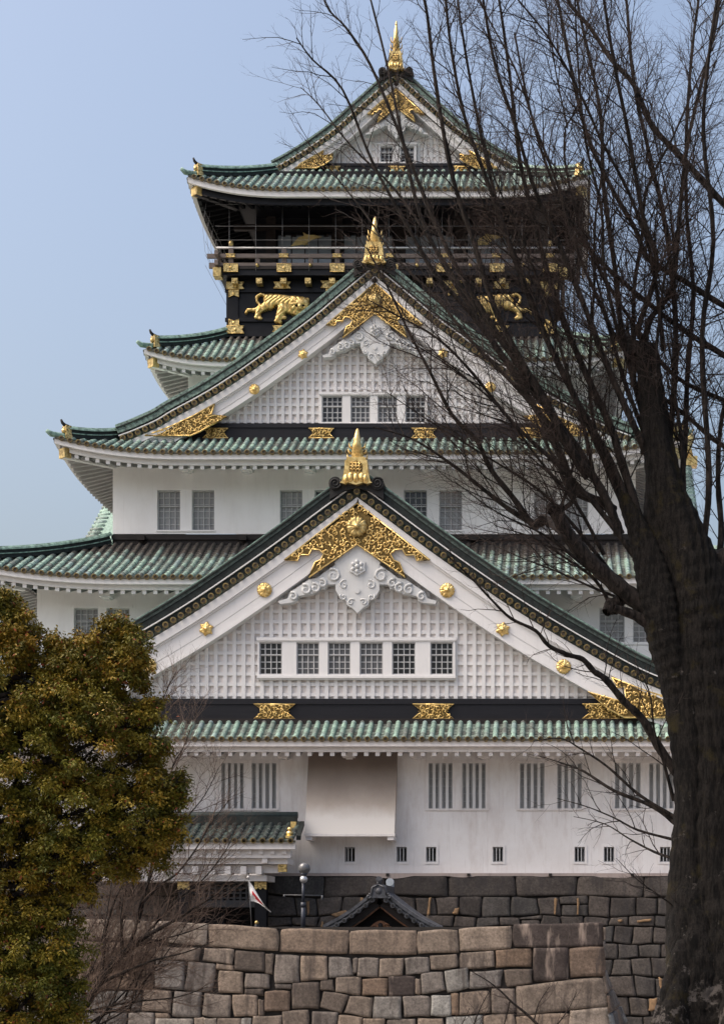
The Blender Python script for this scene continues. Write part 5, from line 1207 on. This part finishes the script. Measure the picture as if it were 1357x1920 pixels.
# --- great bare tree on the right
rt = random.Random(21); DT = 27.0; B = Branches(DT)
limbs = [
 ([(1240,1170),(1205,1135),(1169,1108),(1135,1078),(1104,1051),(1075,1015),(1055,990),(1042,960)], 19, 12),
 ([(1070,1010),(1045,990),(1013,975)], 12, 11),
 ([(1042,960),(1066,940),(1058,903),(1042,870),(1030,840),(1016,790),(1000,740),(985,690)], 6.5, 1.5),
 ([(1042,960),(1062,925),(1075,880),(1085,820),(1082,760)], 5, 1),
 ([(1013,975),(1000,980),(964,936),(923,874),(890,825),(853,784),(810,705),(765,620),(725,535),(695,470)], 8.5, 1.6),
 ([(1010,985),(956,960),(911,923),(870,887),(825,856),(770,825),(700,800)], 7, 1.3),
 ([(1160,1000),(1153,985),(1137,944),(1112,895),(1079,858),(1046,804),(990,700),(930,580),(880,450),(845,320),(818,160),(800,30),(795,-30)], 12.5, 2.2),
 ([(1150,960),(1124,940),(1079,915),(1055,866),(1021,804),(960,700),(890,592),(830,500),(790,400),(752,260),(728,130),(690,0)], 12.5, 1.6),
 ([(1200,985),(1182,924),(1161,850),(1145,805),(1090,690),(1040,560),(1003,430),(975,300),(958,150),(925,-20)], 12, 2),
 ([(1210,850),(1200,820),(1150,720),(1120,640),(1080,540),(1030,430),(1000,350),(960,230),(925,120),(905,-20)], 9, 2),
 ([(1130,930),(1080,840),(1020,760),(950,670),(880,590),(820,520),(760,420),(700,300),(640,170),(590,110),(556,72)], 9, 1.3),
 ([(1100,890),(1030,800),(955,720),(885,640),(815,560),(740,480),(680,400),(620,320),(570,260)], 6.5, 1.0), ([(1060,830),(980,700),(900,590),(820,470),(740,360),(660,270),(600,200),(565,165)], 6, .9),
 ([(1080,860),(1000,720),(930,620),(860,500),(800,380),(745,250),(690,120),(650,55),(610,5)], 8, 1.3),
 ([(1207,655),(1215,600),(1240,570),(1265,520),(1270,400),(1290,250),(1340,60),(1355,0)], 8, 2.5),
 ([(1200,640),(1195,610),(1235,500),(1210,400),(1180,250),(1150,120),(1130,-10)], 8, 2.5),
 ([(1207,662),(1190,650),(1180,628),(1176,600)], 12, 3),
 ([(1160,650),(1150,600),(1135,500),(1125,400),(1100,260),(1080,120),(1075,0)], 5, 1.4),
 ([(1533,545),(1440,460),(1357,382),(1281,305),(1223,232),(1184,160),(1145,111),(1102,48),(1065,-10)], 9.5, 3.5),
 ([(1549,775),(1450,722),(1357,671),(1281,618),(1208,560),(1145,506),(1107,473),(1060,400),(1020,300),(990,180),(965,60)], 9, 2.2),
 ([(1550,672),(1450,620),(1357,574),(1281,526),(1223,482),(1184,429),(1140,340),(1100,240),(1070,120),(1040,0),(1030,-30)], 8.5, 2.8),
 ([(1547,820),(1450,785),(1357,753),(1257,710),(1190,620),(1130,520),(1085,420),(1060,300),(1060,240)], 7, 2.2),
 ([(1060,240),(1078,200),(1092,150),(1085,60)], 2.2, .9), ([(1060,240),(1042,150),(1033,70),(1020,0)], 2.2, .9),
 ([(1290,1010),(1278,900),(1281,820),(1290,700),(1300,550),(1290,400),(1280,250),(1300,80),(1310,-20)], 8, 2.5),
 ([(1262,1000),(1250,880),(1270,640),(1252,450),(1222,300),(1190,150),(1168,-20)], 8.5, 2.5),
 ([(1310,1050),(1330,900),(1322,640),(1335,450),(1312,250),(1330,100),(1345,-20)], 8, 2.5),
 ([(1230,870),(1170,640),(1150,500),(1130,350),(1120,200),(1088,40),(1080,-20)], 8, 2),
 ([(1528,905),(1440,872),(1357,840),(1290,780),(1220,720),(1150,620),(1120,540),(1095,430)], 8, 2),
 ([(1268,1455),(1230,1392),(1205,1350),(1170,1312),(1130,1277),(1112,1255),(1095,1236),(1060,1225),(1030,1205),(1000,1184),(960,1160),(920,1122),(880,1082),(840,1040)], 11, 1.4),
 ([(1268,1545),(1220,1515),(1150,1480),(1095,1450),(1060,1436),(1010,1418)], 6.5, 1),
 ([(1266,1530),(1200,1490),(1140,1440),(1090,1400),(1050,1385),(1000,1390)], 4.5, .8),
 ([(1264,1572),(1200,1560),(1150,1535),(1100,1515),(1040,1498)], 3.5, .7),
 ([(1266,1607),(1220,1595),(1180,1570),(1130,1545),(1080,1528)], 4, .7),
 ([(1295,1730),(1250,1690),(1200,1650),(1150,1608)], 2.6, .6),
 ([(1266,1500),(1243,1430),(1230,1370),(1218,1300),(1190,1240)], 4.5, .8),
 ([(1290,1200),(1235,1180),(1190,1155),(1150,1140)], 17, 7), ([(1150,1140),(1110,1090),(1060,1050),(1000,1010),(930,985)], 5, 1),
 ([(1300,1140),(1330,1085),(1375,1045),(1450,1000),(1515,920),(1548,800),(1550,660),(1525,500),(1490,330),(1470,150),(1465,0)], 36, 3), ([(1340,1070),(1352,1000),(1340,900),(1350,800),(1370,700)], 9, 4),
 ([(1200,1060),(1130,960),(1050,880),(960,790),(880,700),(820,640),(740,590),(690,560)], 7, 1.1),
 ([(1190,980),(1140,860),(1080,740),(1010,610),(960,480),(920,360),(870,220),(850,100),(830,-10)], 9, 1.8),
 ([(1160,940),(1090,780),(1030,640),(985,520),(940,400),(900,260),(880,120),(860,-20)], 8, 1.6),
 ([(1165,1110),(1100,1060),(1020,1005),(930,960),(850,905)], 5, .8), ([(1150,1080),(1080,985),(1000,920),(900,850),(800,790),(720,740)], 5, .8), ([(1180,1130),(1120,1105),(1040,1070),(960,1040),(890,1000)], 4, .7), ([(1130,1040),(1080,950),(1010,860),(930,760),(850,690),(770,640)], 5, .8),
]
for _ in range(7):
    x0, y0 = rt.uniform(1090, 1290), rt.uniform(560, 980); x1, y1 = rt.uniform(820, 1350), rt.uniform(-40, 260); pts = []
    bx = rt.uniform(-40, 40)
    for i in range(8): t = i / 7; pts.append((x0 + (x1 - x0) * (t ** 1.25) + bx * math.sin(t * 3.1) + rt.gauss(0, 6), y0 + (y1 - y0) * t))
    limbs.append((pts, rt.uniform(4.5, 7.5), 1.3))
spec = [(25, 80, 215, 1.5, 14, 40, .25, .12), (16, 30, 100, .70, 16, 48, .22, .10), (12, 10, 42, .46, 20, 52, .15, .12)]
for pts, r0, r1 in limbs:
    if pts[-1][1] < 45: (xa_, ya_), (xb_, yb_) = pts[-2:]; pts = pts + [(xb_ + (xb_ - xa_) * .5, yb_ + min(-90, (yb_ - ya_) * .5))]
    if r0 < 13: r0 *= .84; r1 *= .8
    dd = rt.uniform(-240, 240) if r0 < 14 else rt.uniform(-60, 60) * (r0 < 30); n = len(pts)
    p3 = smooth_curve([(x + rt.gauss(0, 3.2 if r0 < 12 else 1), y + rt.gauss(0, 2.5 if r0 < 12 else 1), dd * (i / (n - 1)) ** 1.2) for i, (x, y) in enumerate(pts)], 4); m = len(p3)
    rad = [(r0 + (r1 - r0) * (i / (m - 1)) ** .8) * (1 + .08 * math.sin(i * 2.1)) for i in range(m)]
    B.add(p3, rad)
    sparse = pts[-1][0] < 730 and pts[-1][1] < 300
    if r0 <= 13.5: ramify(B, p3, rad, 0, rt, [(27, 70, 200, 1.2, 14, 40, .2, .12), (19, 20, 66, .62, 16, 48, .2, .1), (14, 8, 28, .46, 20, 52, .1, .1)] if sparse else spec if p3[0][1] < 1300 else [(30, 50, 130, 1.3, 18, 42, .06, .15), (20, 20, 60, .7, 20, 50, .05, .1), (18, 8, 26, .5, 22, 55, .05, .1)])
# knobbly wood: pollard heads
for (x, y, r) in ((1206, 650, 25), (1042, 958, 15), (1012, 974, 13), (1155, 1128, 22)):
    for k in range(5): B.add([(x + rt.uniform(-r, r) * .5, y + rt.uniform(-r, r) * .5, 0), (x + rt.uniform(-r, r), y + rt.uniform(-r, r), rt.uniform(-10, 10))], [r * .75, r * .4])
tr = thing("bare_tree", "great leafless tree with a furrowed dark trunk and a haze of fine twigs", "tree", (X(1330, DT), DT, -.6))
Bt = Branches(DT)
Bt.add(smooth_curve([(1352,2080,0),(1346,1990,0),(1340,1900,0),(1334,1800,0),(1322,1700,0),(1312,1640,0)], 12), [float(np.interp(i, [0, 12, 26, 38, 48, 60], [125, 104, 92, 74, 62, 46])) for i in range(61)])
def stem(pts, rr): p = smooth_curve([(x, y, z) for x, y, z in pts], 14); m = len(p); Bt.add(p, [np.interp(i / (m - 1), np.linspace(0, 1, len(rr)), rr) * (1 + .03 * math.sin(i * 1.7)) for i in range(m)])
stem([(1318,2010,-20),(1306,1890,-30),(1302,1790,-30),(1297,1640,-10),(1297,1500,0),(1292,1380,0),(1280,1280,0),(1256,1200,0),(1234,1130,0),(1214,1060,0),(1196,1000,0),(1172,940,0),(1160,900,0)], [78, 68, 56, 41, 39, 39, 40, 42, 42, 32, 22, 12, 5])
stem([(1380,2010,-10),(1372,1890,-10),(1360,1790,-10),(1344,1600,0),(1340,1400,0),(1332,1250,0),(1315,1130,0),(1280,1020,0),(1252,920,0),(1232,820,0),(1215,720,0),(1206,650,0)], [110, 100, 78, 60, 56, 58, 58, 46, 35, 27, 25, 23])
stem([(1300,1300,30),(1285,1180,30),(1255,1090,30),(1240,1010,20),(1232,930,10),(1225,860,0)], [50, 58, 52, 36, 20, 6])
stem([(1283,1740,-50),(1272,1800,-62),(1262,1900,-80),(1250,2000,-100)], [14, 24, 34, 44]); stem([(1420,1800,-60),(1430,1900,-100),(1450,2000,-120)], [60, 80, 100])
to = Bt.mesh("trunk", M['bark'], tr, 0, 1e9, 72)
# uneven bark: push the trunk surface about
me = to.data; co = np.zeros(len(me.vertices) * 3); me.vertices.foreach_get("co", co); co = co.reshape(-1, 3)
ang = np.arctan2(co[:, 1] + .6, co[:, 0]); fl = np.sin(ang * 9 + .35 * np.sin(co[:, 2] * 1.7) + co[:, 2] * .35)
co[:, 1] -= .05 * np.abs(fl) ** .6; co[:, 0] += .03 * np.sin(co[:, 2] * 1.9 + co[:, 1] * 3) + .012 * np.sin(ang * 17)
me.vertices.foreach_set("co", co.ravel()); me.update()
B.mesh("limbs", M['limb'], tr, 2.2, 1e9, 8); B.mesh("branches", M['limb'], tr, .74, 2.2, 5); B.mesh("twigs", M['twig'], tr, 0, .74, 3)

# --- small bare tree reaching in from the lower left
r3_ = random.Random(8); B2 = Branches(33.0)
lim2 = [([(150,1900),(185,1845),(215,1805),(245,1775),(280,1752),(320,1730),(370,1700),(410,1675)], 11, 1), ([(190,1842),(195,1790),(200,1740),(215,1690),(235,1650),(260,1600)], 4.5, .8), ([(240,1780),(255,1740),(262,1700),(285,1640),(295,1610)], 4, .8),
        ([(262,1700),(300,1660),(330,1640),(355,1610),(375,1580),(395,1545),(430,1500)], 3, .7), ([(185,1845),(240,1820),(290,1800),(350,1785),(400,1765)], 4, .7), ([(270,1757),(330,1690),(380,1650),(420,1600),(440,1560)], 2.6, .6),
        ([(230,1790),(230,1700),(260,1560),(285,1440),(300,1330),(330,1260)], 3.5, .7), ([(260,1730),(290,1600),(320,1450),(345,1400),(370,1330)], 3, .6), ([(120,1880),(110,1800),(130,1720),(150,1660)], 6, 2), ([(150,1900),(240,1880),(330,1870),(390,1850)], 3, .7),
        ([(150,1930),(200,1900),(250,1880),(280,1830),(330,1800)], 3, .7), ([(250,1775),(310,1760),(360,1745),(415,1720)], 2.5, .6), ([(300,1600),(345,1540),(385,1490),(410,1440)], 2, .6)]
for _ in range(17):
    x0, y0 = r3_.uniform(110, 250), r3_.uniform(1840, 1960); lim2.append(([(x0, y0), (x0 + r3_.uniform(20, 70), y0 - r3_.uniform(40, 90)), (x0 + r3_.uniform(70, 190), y0 - r3_.uniform(80, 260))], 2.4, .5))
for pts, r0, r1 in lim2:
    n = len(pts); dd = r3_.uniform(-120, 120); p3 = smooth_curve([(x, y, dd * i / n) for i, (x, y) in enumerate(pts)], 4); m = len(p3); rad = [r0 + (r1 - r0) * (i / (m - 1)) ** .7 for i in range(m)]; B2.add(p3, rad)
    ramify(B2, p3, rad, 0, r3_, [(14, 50, 140, 1.1, 12, 46, .3, .10), (11, 18, 60, .6, 16, 48, .3, .1), (11, 8, 28, .45, 20, 50, .2, .1)])
bt2 = thing("small_bare_tree", "small leafless tree of thin pale twigs leaning over the rampart's left end", "tree", (X(150, 33), 33, -1.2))
B2.mesh("trunk", M['limb'], bt2, 1.3, 1e9, 7); B2.mesh("twigs", M['twig_pale'], bt2, 0, 1.3, 3)
# --- sapling before the rampart
r4_ = random.Random(4); B3 = Branches(38.0)
for pts, r0, r1 in [([(1030,1960),(1010,1925),(985,1900),(960,1880),(940,1860),(915,1840),(885,1822)], 3.6, .8), ([(880,1960),(890,1915),(905,1880),(925,1845)], 1.6, .5), ([(1000,1915),(1010,1880),(1030,1850)], 1.5, .5), ([(955,1878),(945,1920),(930,1960)], 1.8, .8), ([(1020,1950),(1060,1900),(1080,1860)], 1.5, .5), ([(830,1970),(860,1930),(880,1890)], 1.5, .5)]:
    n = len(pts); p3 = smooth_curve([(x, y, r4_.uniform(-8, 8)) for x, y in pts], 3); m = len(p3); rad = [r0 + (r1 - r0) * i / (m - 1) for i in range(m)]; B3.add(p3, rad)
    ramify(B3, p3, rad, 0, r4_, [(13, 28, 75, .8, 20, 60, .35, .1), (13, 12, 36, .5, 22, 55, .25, .1)])
sp_ = thing("sapling", "spindly bare sapling with upright twigs against the pale rampart blocks", "sapling", (X(1010, 38), 38, -1.5))
B3.mesh("stem", M['limb'], sp_, 1.2, 1e9, 6); B3.mesh("twigs", M['twig'], sp_, 0, 1.2, 3)

# --- evergreen on the left
def leafmat():
    m, N, L, b = nodes("olive_leaf"); g = N.new("ShaderNodeNewGeometry")
    at = N.new("ShaderNodeAttribute"); at.attribute_name = "spray_tone"
    r = ramp(N, [(0, (0.040, 0.046, 0.008)), (.3, (0.088, 0.081, 0.009)), (.6, (0.142, 0.112, 0.011)), (.85, (0.20, 0.138, 0.014)), (1, (0.26, 0.138, 0.019))]); L.new(at.outputs['Fac'], r.inputs[0])
    rd = ramp(N, [(.968, (0, 0, 0)), (.98, (1, 1, 1))]); L.new(g.outputs['Random Per Island'], rd.inputs[0]); cr_ = mixc(N, L, rd.outputs[0], r.outputs[0], (0.20, 0.05, 0.022))
    n = noise(N, L, .9, 3, .5); r2 = ramp(N, [(.36, (.80, .95, .9)), (.64, (1.12, .98, .9))]); L.new(n.outputs[0], r2.inputs[0])
    L.new(mixc(N, L, 1.0, cr_, r2.outputs[0], 'MULTIPLY'), b.inputs['Base Color']); b.inputs['Roughness'].default_value = .55; b.inputs['Specular IOR Level'].default_value = .22
    return m
M['leaf'] = leafmat(); DL = 26.0; rng = np.random.default_rng(3)
lobes = [(-30,1165,62),(25,1185,52),(70,1215,48),(160,1235,60),(190,1225,46),(238,1212,42),(150,1300,90),(40,1300,90),(232,1270,46),(60,1420,100),(180,1400,100),(262,1400,40),(288,1455,46),(240,1500,80),(312,1520,36),(130,1520,100),(40,1560,80),
         (292,1580,42),(200,1575,66),(110,1620,62),(140,1655,42),(30,1690,80),(75,1760,80),(108,1805,58),(40,1860,90),(105,1885,46),(225,1612,36),(326,1492,24),(252,1240,26),(282,1330,26),(300,1400,20),(318,1560,22),(-60,1300,90),(-60,1450,100),(-60,1600,100),(-60,1750,100),(-60,1880,90),(262,1345,30),(206,1175,18),(222,1170,18),(250,1190,16),(20,1140,30),(0,1120,24),(335,1465,14),(130,1215,28)]
tc_, tn_ = [], []
for x, y, r in lobes:
    n = int(r * r * .0092) + 4                      # leafy sprays on the shell of each bough's mass
    d = rng.normal(size=(n, 3)); d /= np.linalg.norm(d, axis=1)[:, None]; q = r * (rng.random(n) ** .30) * rng.uniform(.86, 1.10, n)
    for k in range(n):
        m_ = int(rng.integers(6, 13)); sc_ = rng.uniform(5, 10.5)
        c_ = np.array([x + d[k, 0] * q[k], y + d[k, 1] * q[k], d[k, 2] * q[k] * 1.3])
        o_ = rng.normal(size=(m_, 3)) * np.array([sc_, sc_ * .62, sc_]); o_[:, 1] += .035 * o_[:, 0] ** 2       # sprays arch over and hang
        tc_.append(c_ + o_); tn_.append(np.full(m_, rng.random()))
tc_ = np.concatenate(tc_); tn_ = np.concatenate(tn_); nl = 19; nT = len(tc_)
C = np.repeat(tc_, nl, 0); N_ = len(C); a = rng.random(N_) * 2 * np.pi; el = rng.normal(.0, .55, N_)
dr = np.column_stack([np.cos(a) * np.cos(el), np.sin(el) + .30, np.sin(a) * np.cos(el)]); dr /= np.linalg.norm(dr, axis=1)[:, None]     # y points down in pixels: leaves droop
st_ = C + dr * (rng.random(N_) * 7 + 1)[:, None] + rng.normal(0, 2.6, (N_, 3)); ln = rng.uniform(5, 8.8, N_); wd = ln * rng.uniform(.20, .28, N_)
sd_ = np.cross(dr, rng.normal(size=(N_, 3))); sd_ /= np.linalg.norm(sd_, axis=1)[:, None]; nn = np.cross(dr, sd_)
tip = st_ + dr * ln[:, None] + np.array([0, 1, 0]) * (ln * .18)[:, None]; md = st_ + dr * (ln * .48)[:, None]
l_ = md + sd_ * wd[:, None] + nn * (wd * .35)[:, None]; r_ = md - sd_ * wd[:, None] + nn * (wd * .35)[:, None]
Vp = np.stack([st_, l_, tip, r_], 1).reshape(-1, 3); V = np.column_stack([(Vp[:, 0] - CX) * DL / F, DL + Vp[:, 2] * DL / F, EYE + (CY - Vp[:, 1]) * DL / F])
i0 = np.arange(N_) * 4; Q = np.concatenate([np.column_stack([i0, i0 + 1, i0 + 2]), np.column_stack([i0, i0 + 2, i0 + 3])])
ev = thing("evergreen_tree", "dense olive green tree with small drooping leaves and a few red ones at left", "tree", (X(-60, DL), DL, -.5))
co_ = np_mesh("crown", V, Q, M['leaf'], ev)
ta = co_.data.attributes.new("spray_tone", 'FLOAT', 'POINT'); ta.data.foreach_set("value", np.repeat(np.clip(np.repeat(tn_, nl) * .72 + rng.random(N_) * .28, 0, 1), 4).astype(np.float32))
B4 = Branches(DL); r5 = random.Random(2)
B4.add(smooth_curve([(-90, 2080, 0), (-80, 1900, 0), (-60, 1700, 0), (-40, 1500, 0), (-20, 1300, 0)], 4), [50 - 2.4 * i for i in range(17)])
for x, y, r in lobes:
    p = (-70 + r5.uniform(-15, 25), min(2000, y + r5.uniform(80, 220)), 0); q = (x, y, r5.uniform(-20, 20)); mdl = ((p[0] + q[0]) / 2 + r5.gauss(0, 12), (p[1] + q[1]) / 2 + 25, r5.gauss(0, 15))
    pts = smooth_curve([p, mdl, q], 5); rad = [8 - 6.5 * i / (len(pts) - 1) for i in range(len(pts))]; B4.add(pts, rad); ramify(B4, pts, rad, 0, r5, [(16, 25, 70, 1.3, 20, 60, .1, .35), (12, 10, 30, .6, 20, 60, 0, .2)])
B4.mesh("trunk", M['limb'], ev, 8.01, 1e9, 12); B4.mesh("branches", M['limb'], ev, 0, 8.01, 4)
